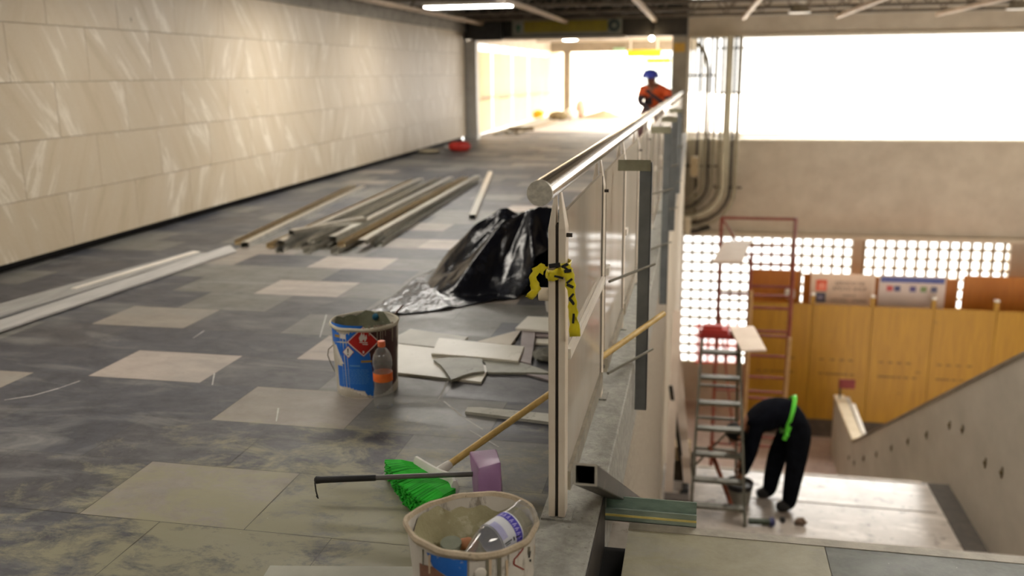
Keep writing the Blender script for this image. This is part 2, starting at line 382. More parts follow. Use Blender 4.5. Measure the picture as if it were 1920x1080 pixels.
# --- back wall with the big window, block lattice under it
struct('wall_back', m_tan, [((-.6, 20, 2.07), (7.4, 20.3, 2.8)), ((-.6, 20, -2.1), (7.4, 20.3, -.08)), ((-.6, 20, -6.3), (7.4, 20.2, -5.1)), ((3.31, 19.98, -5.1), (3.51, 20.2, -2.1)), ((6.42, 19.98, -5.1), (7.4, 20.2, -2.1)), ((-.6, 20, -5.1), (-.26, 20.2, -2.1)), ((-.6, 20, -.08), (-.30, 20.3, 2.07))])
struct('trim_9', mat('pale_ledge', '#c7bda9', '#d3c9b5', rough=.6, scale=3), [((-.26, 19.93, -.10), (7.4, 20.0, -.05)), ((-.26, 19.95, 2.06), (7.4, 20.0, 2.10)), ((-.26, 19.90, -2.16), (7.4, 20.0, -2.06))])
lb = MB(); P = .212
x = -.26
while x < 6.45:
    lb.box((x - .025, 20.02, -5.1), (x + .025, 20.13, -2.12)); x += P
z = -5.1
while z < -2.1:
    lb.box((-.26, 20.025, z - .025), (6.42, 20.125, z + .025)); z += P
lb.build('wall_back_lattice', mat('lattice_block', '#8f7f63', '#a59576', rough=.8, scale=6), kind='structure')
wn = boxes('window_1', mat('window_frame_paint', '#b9b2a2', '#c9c2b2', rough=.5, scale=4), [((-.30, 20.1, -.08), (-.24, 20.16, 2.07)), ((7.3, 20.1, -.08), (7.36, 20.16, 2.07)), ((-.3, 20.1, -.08), (7.36, 20.16, -.04)), ((-.3, 20.1, 2.03), (7.36, 20.16, 2.07))], kind='structure')
boxes('pane', clear_plastic('window_glass', '#ffffff', .02, .02), [((-.24, 20.12, -.04), (7.3, 20.126, 2.03))], wn)

# --- ceiling, joists, enclosing walls outside the frame
m_ceil = mat('ceiling_shade_dark', '#29241f', '#37312a', rough=.8, scale=2)
struct('ceiling', m_ceil, [((-5.1, -3.1, 2.86), (-.3, 20.3, 3.05))])  # dark tone paints in the lack of lamp light up here
struct('ceiling_stairwell', mat('ceiling_lit_tan', '#8f8370', '#a09480', rough=.8, scale=2), [((-.3, -3.1, 2.86), (7.4, 20.3, 3.05))])  # same ceiling, lighter tone paints in the window's light
for i, y in enumerate((5.2, 7.1, 9.0, 10.9, 12.8, 14.7, 16.6, 18.3)):
    b = MB(); b.box((-4.8, y - .03, 2.38), (7.3, y + .03, 2.44)); b.box((-4.8, y - .03, 2.78), (7.3, y + .03, 2.84))
    x = -4.7
    while x < 7.2:
        b.bar((x, y, 2.42), (x + .32, y, 2.8), .025, .025); b.bar((x + .32, y, 2.8), (x + .64, y, 2.42), .025, .025); x += .64
    b.build('ceiling_beam', m_truss, kind='structure')
for x in (-4.42, -2.68, -.93, .76, 2.5, 4.28, 6.0):
    b = MB(); b.box((x - .035, 3, 2.32), (x + .035, 18.78, 2.38)); b.build('ceiling_beam', m_tbar, kind='structure')
struct('wall_beam_cross', m_brown, [((-4.85, 18.8, 2.06), (-.3, 19.25, 2.86))])
struct('trim_10', mat('lip_white', '#cfc6b8', '#dbd3c6', rough=.5, scale=4), [((-4.2, 18.74, 2.03), (-1.5, 19.3, 2.075))])
struct('trim_11', mat('duct_dark', '#2a2927', '#383633', rough=.5, metal=.4), [((-4.62, 18.55, 2.02), (-4.0, 18.8, 2.36))])
struct('wall_rear', m_tan, [((-5.1, -3.3, -.3), (7.4, -3.0, 2.9))])
struct('wall_right', m_tan, [((7.3, -3.1, -6.3), (7.5, 20.3, 2.9))])
struct('wall_pillar', mat('pillar_grey', '#8a8274', '#9b9384', rough=.7, scale=3), [((-.60, 19.35, 0), (-.29, 19.65, 2.86))])
tag(boxes('notice_plate', mat('notice_yellow', '#b98a2c', '#caa044', rough=.5, scale=9), [((-.57, 19.33, 1.75), (-.34, 19.35, 1.93))]), 'small yellow plate near the top of the grey pillar', 'plate')

# --- corridor beyond the cross beam, open to daylight
m_cor = mat('corridor_paint', '#a89c8c', '#b8ad9d', rough=.7, scale=2)
struct('ceiling_corridor', m_cor, [((-5.0, 19.3, 2.45), (-.2, 33, 2.6))])
for y, z0 in ((21.5, 2.2), (24.6, 2.25), (27.5, 2.25)):
    struct('ceiling_beam', m_cor, [((-4.9, y, z0), (-.3, y + .25, 2.45))])
struct('wall_portal', mat('portal_paint', '#7d715f', '#8d816e', rough=.7, scale=3), [((-4.42, 30, 0), (-4.2, 30.3, 2.03)), ((-4.85, 30, 2.0), (-.2, 30.3, 2.45))])
m_sheet = sheet('pale_sheeting', '#d9c8ae', .27)
sheetn = 0
for k in range(9):
    ya = 19.25 + k * 1.2; lean = (.05, -.03, .06, 0, .04, -.05, .02, .05, 0)[k]
    b = MB(); b.prism([(-4.9 - .01 * (k % 2), ya + .02, .02), (-4.9 - .01 * (k % 2), ya + 1.17, .02), (-4.9 - .01 * (k % 2), ya + 1.17 + lean, 1.86), (-4.9 - .01 * (k % 2), ya + .02 + lean, 1.86)], (-.012, 0, 0))
    b.build('wall_left_sheet', m_sheet, kind='structure')
struct('trim_12', m_cor, [((-4.98, 19.2, 2.02), (-4.86, 30, 2.45))])
b = MB()
for k in range(10): b.box((-4.97, 19.2 + k * 1.2 - .025, 0), (-4.93, 19.2 + k * 1.2 + .025, 2.1))
b.build('trim_13', mat('batten_tan', '#b39b78', '#c4ad8b', rough=.7, scale=5), kind='structure')
struct('wall_far_left', m_sheet, [((-5.0, 30.4, 0), (-4.96, 47, 2.3))])
struct('wall_far_end', sheet('end_sheeting', '#eae4da', .6), [((-4.96, 47, 0), (-2.9, 47.05, 2.6))])
gb = MB(); 
for x in (-2.8, -2.3, -1.8, -1.3): gb.box((x - .03, 46, 0), (x + .03, 46.06, 2.1))
for z in (.5, .95, 1.4, 2.05): gb.box((-2.8, 46, z - .03), (-1.3, 46.06, z + .03))
wf = gb.build('window_2', mat('far_frame', '#6f7a78', '#84908d', rough=.5, scale=3), kind='structure')
boxes('pane', clear_plastic('far_glass', '#a9b8b6', .25, .1), [((-2.8, 46.02, 0), (-1.3, 46.03, 2.1))], wf)

# ================================================================== RAILING
RX = -.37
def railz(y): return 1.097 - (y - 2.13) * .0083
rl = thing('railing', 'long glass-panelled railing with polished round handrail on concrete kerb beside stairwell', 'railing', (RX, 2.4, .1))
b = MB(); b.tube([(RX, 2.13, railz(2.13)), (RX, 8, railz(8)), (RX, 19.3, railz(19.3))], .031, 28, caps=False); hr = b.build('handrail', m_steel, rl, smooth=True)
b = MB(); b.tube([(RX, 2.128, railz(2.13)), (RX, 2.140, railz(2.13))], .0315, 28); b.build('end_cap', m_brush, hr)['label'] = 'sawn rough round end face of the handrail'
POSTY = [2.43 + 1.02 * k for k in range(17)]
def post_mesh(y):
    b = MB(); zt = railz(y) - .03
    for sx in (-1, 1):
        xa, xb = RX + sx * .0045, RX + sx * .024
        b.box((xa, y - .03, .1), (xb, y + .03, zt - .10))
        xm = RX + sx * .0045
        b.add([(xa, y - .03, zt - .10), (xb, y - .03, zt - .10), (xb, y + .03, zt - .10), (xa, y + .03, zt - .10), (xa, y - .012, zt), (xa + sx * .004, y - .012, zt), (xa + sx * .004, y + .012, zt), (xa, y + .012, zt)],
              [(3, 2, 1, 0), (4, 5, 6, 7), (0, 1, 5, 4), (1, 2, 6, 5), (2, 3, 7, 6), (3, 0, 4, 7)])
    return b
t = NT('dusty_glass'); tr = t.n('ShaderNodeBsdfTransparent'); gl = t.n('ShaderNodeBsdfGlossy'); df = t.n('ShaderNodeBsdfDiffuse')
gl.inputs['Roughness'].default_value = .09; v = t.coord('Object', (1, 1, .5)); t.l(t.ramp(t.noise(v, 3, 5), [(.3, '#cbbfae'), (.7, '#dcd2c3')]), df.inputs[0])
lw0 = t.n('ShaderNodeLayerWeight'); lw = t.n('ShaderNodeMath', operation='MULTIPLY_ADD'); t.l(t.math('POWER', lw0.outputs['Facing'], 4.5), lw.inputs[0]); lw.inputs[1].default_value = .62; lw.inputs[2].default_value = .06
m1 = t.n('ShaderNodeMixShader'); m1.inputs[0].default_value = .72; t.l(tr.outputs[0], m1.inputs[1]); t.l(df.outputs[0], m1.inputs[2])
m2 = t.n('ShaderNodeMixShader'); t.l(lw.outputs[0], m2.inputs[0]); t.l(m1.outputs[0], m2.inputs[1]); t.l(gl.outputs[0], m2.inputs[2]); t.l(m2.outputs[0], t.out.inputs[0])
m_glass = t.m
for k, y in enumerate(POSTY):
    p = post_mesh(y).build('post', m_cream_metal, rl, bevel=.002 if k < 3 else 0)
    boxes('post_gap_shade', m_brown, [((RX - .0044, y - .024, .1), (RX + .0044, y + .024, railz(y) - .12))], p)  # dark filler standing in for the shaded gap between the plates
    boxes('base_plate', m_kerb, [((RX - .045, y - .045, .1), (RX + .045, y + .045, .106))], p)
    b = MB(); b.tube([(RX + .024, y - .01, railz(y) - .15), (RX + .040, y - .01, railz(y) - .15)], .006, 8); b.build('bolt', m_brown, p)
    if k < 16:
        ya = y + (.14 if k == 1 else .05); yb = y + .985
        g = boxes('glass_panel', m_glass, [((RX + .008, ya, .19), (RX + .018, yb, railz(y) - .09))], rl)
        b = MB(); b.box((RX - .008, ya, .155), (RX + .008, yb, .215)); b.box((RX + .0185, ya, .155), (RX + .030, yb, .215)); b.box((RX + .008, ya, .155), (RX + .0185, yb, .175)); b.build('bottom_channel', m_galv, g)
        boxes('edge_seal', m_black, [((RX + .006, yb, .2), (RX + .020, yb + .008, railz(y) - .1))], g)
        boxes('mid_clamp', m_white, [((RX + .019, ya - .02, .575), (RX + .032, y + .99 if k == 0 else ya + .06, .605))], g)

# grey temporary uprights clamped outside the railing
brace_txt = ['grey steel brace clamped over the railing, nearest the sawn handrail end', 'grey steel brace on the railing, second along from the sawn end', 'grey steel brace on the railing, third along from the sawn end', 'grey steel brace on the railing, farthest one before the pillar']
for i, (y, zt, zb) in enumerate(((3.9, 1.0, -.12), (6.55, .985, -.30), (8.3, .97, -.05), (10.4, .96, .02))):
    br = thing('railing_brace', brace_txt[i], 'brace', (-.215, y, zb), 'grey braces along the railing')
    b = MB(); b.box((-.243, y - .004, zb), (-.19, y, zt)); b.box((-.194, y - .004, zb), (-.19, y + .04, zt)); b.build('upright', m_greysteel, br)
    b = MB(); b.box((-.335, y - .012, zt - .035), (-.195, y - .004, zt + .012)); b.tube([(-.225, y - .016, zt - .012), (-.225, y + .004, zt - .012)], .009, 8); b.tube([(-.31, y - .016, zt - .012), (-.31, y + .004, zt - .012)], .009, 8); b.build('top_bracket', mat('greenish_zinc', '#8b8974', '#a3a189', rough=.5, metal=.4, scale=12), br)
    for z in (.555, .165):
        b = MB(); b.tube([(-.333, y - .35, z), (-.17, y + .02, z)], .006, 8); b.build('threaded_rod', m_alu, br)

# caution tape round the first post
m_tape = None
t = NT('caution_tape_yellow'); t.base(t.ramp(t.noise(t.coord('Object'), 18), [(.3, '#d8c51a'), (.7, '#f2e232')])); t.rough(.35); t.b.inputs['Transmission Weight'].default_value = 0; m_tape = t.m
tp = thing('caution_tape', 'yellow and black caution tape knotted round the nearest railing post', 'tape', (RX, 2.4, .8))
def ribbon(pts, w, wdir, name, m, parent, jig=.004, th=.0012, sub=4):
    pts = [Vector(p) for p in pts]; fine = []
    for i in range(len(pts) - 1):
        for k in range(sub): fine.append(pts[i].lerp(pts[i + 1], k / sub))
    fine.append(pts[-1]); b = MB(); vs = []
    for i, p in enumerate(fine):
        wd = (Vector(wdir(i / (len(fine) - 1))) if callable(wdir) else Vector(wdir)).normalized()
        for s_ in (-1, -.33, .33, 1): vs.append(p + wd * (s_ * w / 2) + Vector((random.uniform(-jig, jig), random.uniform(-jig, jig), random.uniform(-jig, jig) * .4)))
    n = len(fine); fs = [(i * 4 + k, i * 4 + k + 1, (i + 1) * 4 + k + 1, (i + 1) * 4 + k) for i in range(n - 1) for k in range(3)]
    b.add(vs, fs); o = b.build(name, m, parent, smooth=70)
    md = o.modifiers.new('thick', 'SOLIDIFY'); md.thickness = th; return o, fine
loop = [(RX + .034 * math.cos(a) * 1.0, 2.43 + .042 * math.sin(a), .845 + .012 * math.sin(a + 1)) for a in [2 * PI * k / 10 - .5 for k in range(11)]]
ribbon(loop, .03, (0, 0, 1), 'wrap', m_tape, tp, .003)
tail = [(RX + .022, 2.385, .872), (RX + .035, 2.372, .855), (RX + .044, 2.37, .80), (RX + .050, 2.37, .74), (RX + .055, 2.372, .67)]
tl, fine = ribbon(tail, .028, lambda u: (1, -.25 + .4 * math.sin(7 * u), .1), 'tail', m_tape, tp, .003)
b = MB()
for i, u in enumerate((.10, .20, .27, .38, .46, .57, .66, .86)):
    p = fine[int(u * (len(fine) - 1))] + Vector((0, -.0035, 0)); a = (.5, -.6, .2, .7, -.4, .9, -.9, 1.5)[i]
    d = Vector((math.cos(a), 0, math.sin(a))) * (.010 if i < 7 else .014); b.bar(p - d, p + d, .002, .006 if i % 2 else .008, (0, 0, 1) if abs(d.z) < .009 else (1, 0, 0))
b.build('printed_letters', m_black, tp)
kn = [(RX - .03, 2.385, .85), (RX - .052, 2.375, .866), (RX - .06, 2.37, .83), (RX - .052, 2.37, .80), (RX - .074, 2.368, .775)]
ribbon(kn, .026, lambda u: (.6, .2, .8 - u), 'knot_end', m_tape, tp, .004)
b = MB(); b.bar((RX - .02, 2.389, .862), (RX + .012, 2.387, .868), .002, .012); b.bar((RX - .005, 2.389, .835), (RX + .02, 2.387, .83), .002, .006); b.build('printed_stripe', m_black, tp)
b = MB(); b.tube([(RX - .053, 2.42, .775), (RX - .018, 2.42, .775)], .019, 16); tag(b.build('pipe_stub', m_cream_metal, smooth=True), 'short pale pipe stub sticking out of the nearest post below the tape', 'pipe')

# ================================================================== square tube and channel at the stair head
sl = Vector((0, .88, -.47)).normalized(); p0 = Vector((-.222, 1.86, .502)); n_ = Vector((0, .47, .88)).normalized()
st = thing('steel_tube', 'dark square steel tube pointing at the viewer down the stair slope', 'tube', p0)
b = MB(); h = .027; hi_ = .0215
ring = lambda c, q: [c + Vector((i * q, 0, 0)) + Vector((0, 0, 1)) * (j * q) for i, j in ((-1, -1), (1, -1), (1, 1), (-1, 1))]
L_ = 2.3; e = p0 + sl * L_
o0, o1, i0, i1 = ring(p0, h), ring(e, h), ring(p0, hi_), ring(e, hi_)
b.add(o0 + o1 + i0 + i1, [(0, 1, 5, 4), (1, 2, 6, 5), (2, 3, 7, 6), (3, 0, 4, 7), (9, 8, 12, 13), (10, 9, 13, 14), (11, 10, 14, 15), (8, 11, 15, 12)])
b.build('tube_wall', mat('raw_steel', '#211d1a', '#3b352f', rough=.45, metal=.35, scale=5, stretch=(1, .3, 1), spots='#8d8271', spot_lo=.64), st, bevel=.003)
b = MB(); b.add(o0 + i0, [(0, 1, 5, 4), (1, 2, 6, 5), (2, 3, 7, 6), (3, 0, 4, 7)]); b.build('sawn_end', mat('sawn_bright', '#cfc9bd', '#e4dfd4', rough=.35, metal=.6, scale=60), st)
ch = thing('metal_channel', 'short greenish galvanised channel with yellow stripe lying on stair edge', 'channel', (-.11, 2.64, .002))
b = MB(); x0, x1 = -.262, .036; b.box((x0, 2.60, .003), (x1, 2.69, .006)); b.box((x0, 2.60, .003), (x1, 2.604, .045)); b.box((x0, 2.686, .003), (x1, 2.69, .045)); b.build('profile', mat('green_zinc', '#7d8d82', '#a3b2a6', rough=.4, metal=.45, scale=30, stretch=(.3, 1, 1)), ch)
boxes('stripe', mat('yellow_stripe', '#c9b768', '#d9c97d', rough=.5, scale=14), [((x0, 2.598, .02), (x1, 2.600, .027))], ch)

# ================================================================== decals on buckets
def clip(poly, k, lo, hi):
    for side in (0, 1):
        out = []; n = len(poly)
        for i in range(n):
            p, q = poly[i], poly[(i + 1) % n]
            ip = p[k] >= lo if side == 0 else p[k] <= hi; iq = q[k] >= lo if side == 0 else q[k] <= hi; e_ = lo if side == 0 else hi
            if ip: out.append(p)
            if ip != iq:
                u = (e_ - p[k]) / (q[k] - p[k]); out.append((p[0] + (q[0] - p[0]) * u, p[1] + (q[1] - p[1]) * u))
        poly = out
        if len(poly) < 3: return []
    return poly
class Pail:
    def __init__(s, c, rfun):
        s.c = Vector(c); s.r = rfun; d = (CAM - s.c); d.z = 0; s.d = d.normalized(); s.e = Vector((-s.d.y, s.d.x, 0))
        if proj(s.c + s.e * .1)[0] < proj(s.c)[0]: s.e = -s.e
    def sz(s, px, py):
        """angle and height where a sight line meets the pail's side"""
        dr = ray(px, py); z = .2
        for _ in range(12):
            R = s.r(z); o = CAM - s.c; A = dr.x ** 2 + dr.y ** 2; B = 2 * (o.x * dr.x + o.y * dr.y); Cc = o.x ** 2 + o.y ** 2 - R * R
            D = max(0, B * B - 4 * A * Cc); tt = (-B - math.sqrt(D)) / (2 * A); p = CAM + dr * tt; z = min(max(p.z - s.c.z, 0), .35)
        q = p - s.c; return math.atan2(q.dot(s.e), q.dot(s.d)), z
    def pt(s, a, z, off): R = s.r(z) + off; return s.c + (s.d * math.cos(a) + s.e * math.sin(a)) * R + Vector((0, 0, z))
    def decal(s, b, poly, off, px=True):
        pl = [s.sz(*p) for p in poly] if px else poly
        lo = min(p[0] for p in pl); hi = max(p[0] for p in pl); n = max(1, int((hi - lo) / .06) + 1)
        zl = min(p[1] for p in pl); zh = max(p[1] for p in pl); m_ = max(1, int((zh - zl) / .05) + 1)
        for i in range(n):
            c1 = clip(pl, 0, lo + (hi - lo) * i / n, lo + (hi - lo) * (i + 1) / n)
            for j in range(m_ if c1 else 0):
                c2 = clip(c1, 1, zl + (zh - zl) * j / m_, zl + (zh - zl) * (j + 1) / m_)
                if len(c2) >= 3: b.add([s.pt(a, z, off) for a, z in c2], [tuple(range(len(c2)))])

# --- blue pail
BC = (-1.425, 3.645, 0)
rb = lambda z: .134 + .014 * min(1, z / .31)
pl = Pail(BC, rb)
bk = thing('paint_pail', 'blue and maroon paint pail with red flame hazard diamond, full of mortar', 'bucket', BC)
def warpb(r, z, a, i): return r * (1 + .006 * math.sin(3 * a + 1)), 0
b = MB(); prof = [(0, .004), (.128, .004), (.134, .0), (.136, .004)] + [(rb(z), z) for z in (.05, .1, .15, .19)] + [(.1432, .207)] + [(rb(z), z) for z in (.25, .29, .31)] + [(.144, .31), (.140, .27)]
b.lathe(BC, prof, 56, warpb); body = b.build('pail_body', mat('pail_white', '#bdb6a6', '#d3cdbf', rough=.4, scale=9, spots='#8a8070', spot_lo=.62), bk, smooth=True)
b = MB(); b.lathe(BC, [(.146, .303), (.152, .306), (.155, .313), (.152, .321), (.146, .322), (.143, .315)], 56, lambda r, z, a, i: (r, .0015 * math.sin(7 * a))); b.build('rim', mat('rim_plaster', '#b9b39f', '#d0cab9', rough=.7, scale=18, bump=.3), bk, smooth=True)
m_blue = mat('pail_blue', '#1264c8', '#2274d6', rough=.38, scale=6, spots='#7fa3c4', spot_lo=.74, spot_scale=16)
m_maroon = mat('pail_maroon', '#38191a', '#4a2523', rough=.5, scale=6, spots='#55463c', spot_lo=.52, spot_scale=14)
b = MB()
for q in ([(621, 602), (679, 611), (690, 640), (640, 640), (625, 640)], [(627, 640), (690, 640), (697, 690), (645, 690)], [(634, 684), (697, 684), (703, 752), (690, 745), (684, 733), (637, 722)]): pl.decal(b, q, .0008)
b.build('blue_paint', m_blue, body)
b = MB(); pl.decal(b, [(-2.4 + PI * 0 + 2.35, .302), (-.05, .302), (1.9, .302), (1.9, .01), (.13, .01), (.13, .2)][1:], .0007, px=False); b.build('maroon_paint', m_maroon, body)
b = MB()
for q in ([(627, 646), (631, 646), (643, 678), (637, 676)], [(637, 676), (643, 678), (646, 682), (638, 682)]): pl.decal(b, q, .0012)
pl.decal(b, [(637, 724), (684, 734), (692, 748), (640, 742)], .0012); b.build('white_swoosh', m_white, body)
b = MB(); pl.decal(b, [(681, 612), (711, 640), (682, 669), (650, 641)], .0014); sgn = b.build('hazard_diamond', mat('hazard_red', '#a3100f', '#b81a15', rough=.4, scale=8), body)
b = MB()
D4 = [(681, 612.5), (710.5, 640), (682, 668), (651, 641)]
for i in range(4):
    p, q = Vector(D4[i]), Vector(D4[(i + 1) % 4]); c = Vector((681.2, 640.5)); pl.decal(b, [tuple(p), tuple(q), tuple(q.lerp(c, .07)), tuple(p.lerp(c, .07))], .0019)
for q in ([(673, 634), (675, 629), (679, 634), (680, 640), (675, 640)], [(675, 631), (678, 623), (681, 630), (681, 637), (677, 638)], [(680, 632), (682, 624), (684, 630), (685, 637), (681, 637)], [(684, 633), (687, 627), (688, 634), (685, 640), (683, 640)], [(674, 641), (689, 641.5), (689, 643), (674, 642.5)], [(679, 644.5), (690, 645), (689, 646.5), (680, 646)], [(680, 658), (683, 658), (683, 663), (680, 662)]): pl.decal(b, q, .0019)
b.build('flame_symbol', mat('label_white', '#d5cfca', '#e4dfda', rough=.5, scale=9), body)
b = MB(); pl.decal(b, [(653, 648), (664.5, 660), (654, 672), (642.5, 660)], .0014); b.build('warning_diamond', mat('warn_border', '#8d2440', '#9b2c4a', rough=.4), body)
b = MB(); pl.decal(b, [(653, 649.3), (663.2, 660), (654, 670.6), (643.8, 660)], .0019); b.build('warning_field', _cache['label_white'], body)
b = MB(); pl.decal(b, [(651.5, 653.5), (654.2, 653), (653.6, 662), (652.4, 662)], .0024); pl.decal(b, [(652, 663.6), (654, 663.6), (654, 666), (652, 666)], .0024); b.build('exclamation_mark', m_black, body)
b = MB(); pl.decal(b, [(638, 625.5), (648, 627.5), (648, 636), (638, 634)], .0014); b.build('small_label', _cache['label_white'], body)
b = MB(); pl.decal(b, [(628, 626), (637, 628), (637, 633), (628, 631)], .0014); pl.decal(b, [(677, 676), (697, 675), (697, 679), (677, 680)], .0014); b.build('ochre_mark', mat('ochre', '#9a7a35', '#b18d3e', rough=.5, scale=8), body)
b = MB()
for r_ in range(9):
    y = 693 + r_ * 3.2; xx = 642
    while xx < 688:
        w = random.uniform(3, 7); pl.decal(b, [(xx, y), (xx + w, y + .12), (xx + w, y + 1.0), (xx, y + .9)], .0014); xx += w + 1.4
pl.decal(b, [(656, 684), (675, 685), (675, 687.5), (656, 686.5)], .0014)
b.build('small_print', mat('print_pale', '#4f8fd0', '#659fd8', rough=.5), body)
b = MB()
for px, y0, y1, w in ((692, 611, 630, 2.2), (707, 610, 640, 1.8), (713, 609, 650, 1.5), (717, 609, 636, 1.3), (702, 610, 622, 2.5), (722, 608, 630, 1.6), (735, 603, 640, 1.8), (711, 609, 618, 7)):
    pl.decal(b, [(px - w, y0), (px + w, y0), (px + w * .5, (y0 + y1) / 2), (px - w * .5, (y0 + y1) / 2)], .002); pl.decal(b, [(px - w * .5, (y0 + y1) / 2), (px + w * .5, (y0 + y1) / 2), (px + w * .3, y1), (px - w * .3, y1)], .002)
b.build('mortar_drips', mat('drip_cement', '#8d8070', '#a19483', rough=.8, scale=20), body)
# handle, mortar, contents
hl = [Vector(pl.pt(-1.25, .225, .004)), Vector(pl.pt(-1.45, .2, .02)), Vector(pl.pt(-1.5, .17, .026)), Vector(pl.pt(-1.45, .13, .016)), Vector(pl.pt(-1.3, .10, .006))]
b = MB(); b.tube(hl, .0022, 8); b.build('bail_handle', m_alu, bk)
m_mortar = mat('wet_mortar', '#4c4c39', '#65654e', rough=.75, scale=10, bump=.5, spots='#8c8b74', spot_lo=.62)
b = MB(); rg = 12; sg = 40; vs = []
for i in range(rg + 1):
    for k in range(sg):
        a = 2 * PI * k / sg; r_ = .141 * i / rg
        up = max(0, (i / rg - .55) / .45) ** 1.5 * (.058 + .040 * max(0, math.sin(a - .4)) + .012 * math.sin(5 * a) + .008 * math.sin(11 * a))
        vs.append(Vector(BC) + Vector((math.cos(a) * r_, math.sin(a) * r_, .222 + up + .006 * math.sin(7 * a + i))))
b.add(vs, [(i * sg + k, i * sg + (k + 1) % sg, (i + 1) * sg + (k + 1) % sg, (i + 1) * sg + k) for i in range(rg) for k in range(sg)]); mo = b.build('mortar_fill', m_mortar, bk, smooth=60); mo['kind'] = 'stuff'
b = MB(); b.ball(at(711, 597, Z=.285) + Vector((0, .0, 0)), .034, 14, 9, (1.1, .8, .9)); b.ball(at(704, 594, Z=.30), .016, 10, 6)
tag(b.build('cleaning_sponge', mat('teal_sponge', '#124c66', '#1b5f7a', rough=.8, scale=30, bump=.5), smooth=60), 'teal blue sponge lying on the mortar inside the blue pail', 'sponge')
b = MB(); b.tube([at(731, 598, Z=.29), at(755, 573, Y=3.72)], .004, 8); tag(b.build('stirring_stick', mat('stick_brown', '#6b5648', '#7d6757', rough=.7, scale=9)), 'thin brown stick poking out of the blue pail', 'stick')

# --- clear bottle in front of the blue pail
bc = Vector((-1.272, 3.435, 0))
bt = thing('drink_bottle', 'clear plastic bottle with orange cap and orange label before the blue pail', 'bottle', bc)
def bottle_prof(s=1): return [(0, .006), (.02, .003), (.034, .0), (.040, .006), (.042, .02), (.042, .07), (.0385, .09), (.037, .10), (.039, .112), (.0405, .12), (.0405, .158), (.037, .166), (.038, .176), (.041, .186), (.042, .2), (.040, .222), (.034, .24), (.024, .256), (.0145, .266), (.0135, .27), (.0135, .28)]
def petal(r, z, a, i): return (r * (1 + (.05 if z < .03 else .012 if z < .1 else .008) * math.cos(5 * a if z < .03 else 9 * a)), 0)
b = MB(); b.lathe(bc, bottle_prof(), 40, petal); sh = b.build('bottle_shell', clear_plastic('clear_pet', '#f6f8f8', .13, .05), bt, smooth=True)
b = MB(); b.lathe(bc, [(.0412, .121), (.0416, .123), (.0416, .156), (.0412, .158)], 40); b.build('bottle_label', mat('label_orange', '#e0601c', '#f07a34', rough=.4, scale=25), bt, smooth=True)
b = MB(); b.lathe(bc, [(.0155, .268), (.0165, .27), (.0165, .29), (.015, .293), (0, .294)], 28); b.build('bottle_cap', mat('cap_orange', '#d2623a', '#df7248', rough=.45, scale=8), bt, smooth=True)

# --- front bucket, cut by the lower edge of the photo
FC = (-.497, 1.905, 0); rf = lambda z: .134 + .017 * min(1, z / .33)
fp = Pail(FC, rf)
fk = thing('mortar_bucket', 'paint-spattered bucket of dried mortar in the foreground, bottle inside it', 'bucket', FC)
def dent(r, z, a, i):
    pa = fp.d * math.cos(0); ang = math.atan2(fp.e.y, fp.e.x)
    d = (a - ang - PI + PI) % (2 * PI) - PI; d2 = (a - ang) % (2 * PI) - PI
    k = max(0, z - .2) / .14
    return r * (1 + .035 * k * math.exp(-(d2 / .25) ** 2) + .012 * k * math.sin(2 * a + .7)), k * (.006 * math.sin(2 * a) + .008 * math.exp(-(d2 / .3) ** 2))
b = MB(); b.lathe(FC, [(0, .004), (.13, .004), (.134, .0)] + [(rf(z), z) for z in (.03, .08, .13, .18, .2)] + [(.1465, .206), (.1465, .212)] + [(rf(z), z) for z in (.22, .26, .3, .33)] + [(.146, .332), (.143, .29), (.140, .24)], 64, dent)
fbody = b.build('bucket_body', mat('spattered_white', '#c3bcb2', '#d9d3ca', rough=.5, scale=7, spots='#8d8478', spot_lo=.56, stretch=(1, 1, .35), spot_scale=12), fk, smooth=True)
b = MB(); b.lathe(FC, [(.149, .322), (.155, .326), (.158, .334), (.155, .342), (.148, .342), (.145, .332)], 64, lambda r, z, a, i: (dent(r, z, a, i)[0] + .0012 * math.sin(13 * a), dent(r, z, a, i)[1] + .0012 * math.sin(9 * a + 2)))
b.build('bucket_rim', mat('rim_cream', '#b9a88e', '#cdbda4', rough=.75, scale=24, bump=.5, spots='#8d7f6b', spot_lo=.6), fk, smooth=True)
b = MB(); pcs = [(800, 1035), (838, 1046), (876, 1050), (876, 1085), (838, 1080), (812, 1062)]
fp.decal(b, pcs, .001); b.build('blue_patch', mat('bucket_blue', '#1f66c4', '#2f76d4', rough=.45, scale=10, spots='#c9ccd2', spot_lo=.60, spot_scale=26), fbody)
b = MB(); fp.decal(b, [(787, 1055), (812, 1062), (838, 1082), (800, 1095), (788, 1080)], .001); b.build('brown_patch', mat('rust_brown', '#7b5344', '#99705c', rough=.7, scale=14), fbody)
b = MB()
for px, y0, y1, w in ((879, 1050, 1090, .8), (914, 1048, 1085, 3), (936, 1045, 1085, 4), (953, 1040, 1056, 1.0), (794, 1030, 1060, 1.5), (991, 1025, 1040, 2.5)): fp.decal(b, [(px - w, y0), (px + w, y0 - .3), (px + w * .8, y1), (px - w * .8, y1)], .0012)
b.build('grey_drips', mat('drip_grey', '#6f6a5c', '#88826f', rough=.8, scale=20), fbody)
b = MB()
for px, y0, y1, w in ((919, 1040, 1078, 3), (806, 1040, 1075, 2), (950, 1050, 1085, 2.5), (1003, 1022, 1080, 2)): fp.decal(b, [(px - w, y0), (px + w, y0 - .3), (px + w * .8, y1), (px - w * .8, y1)], .0015)
b.build('cream_drips', mat('drip_cream', '#cdb596', '#d8c3a6', rough=.8, scale=20), fbody)
b = MB()
RD = [(985, 1017), (978, 1032), (964, 1048), (963, 1058), (982, 1068)]
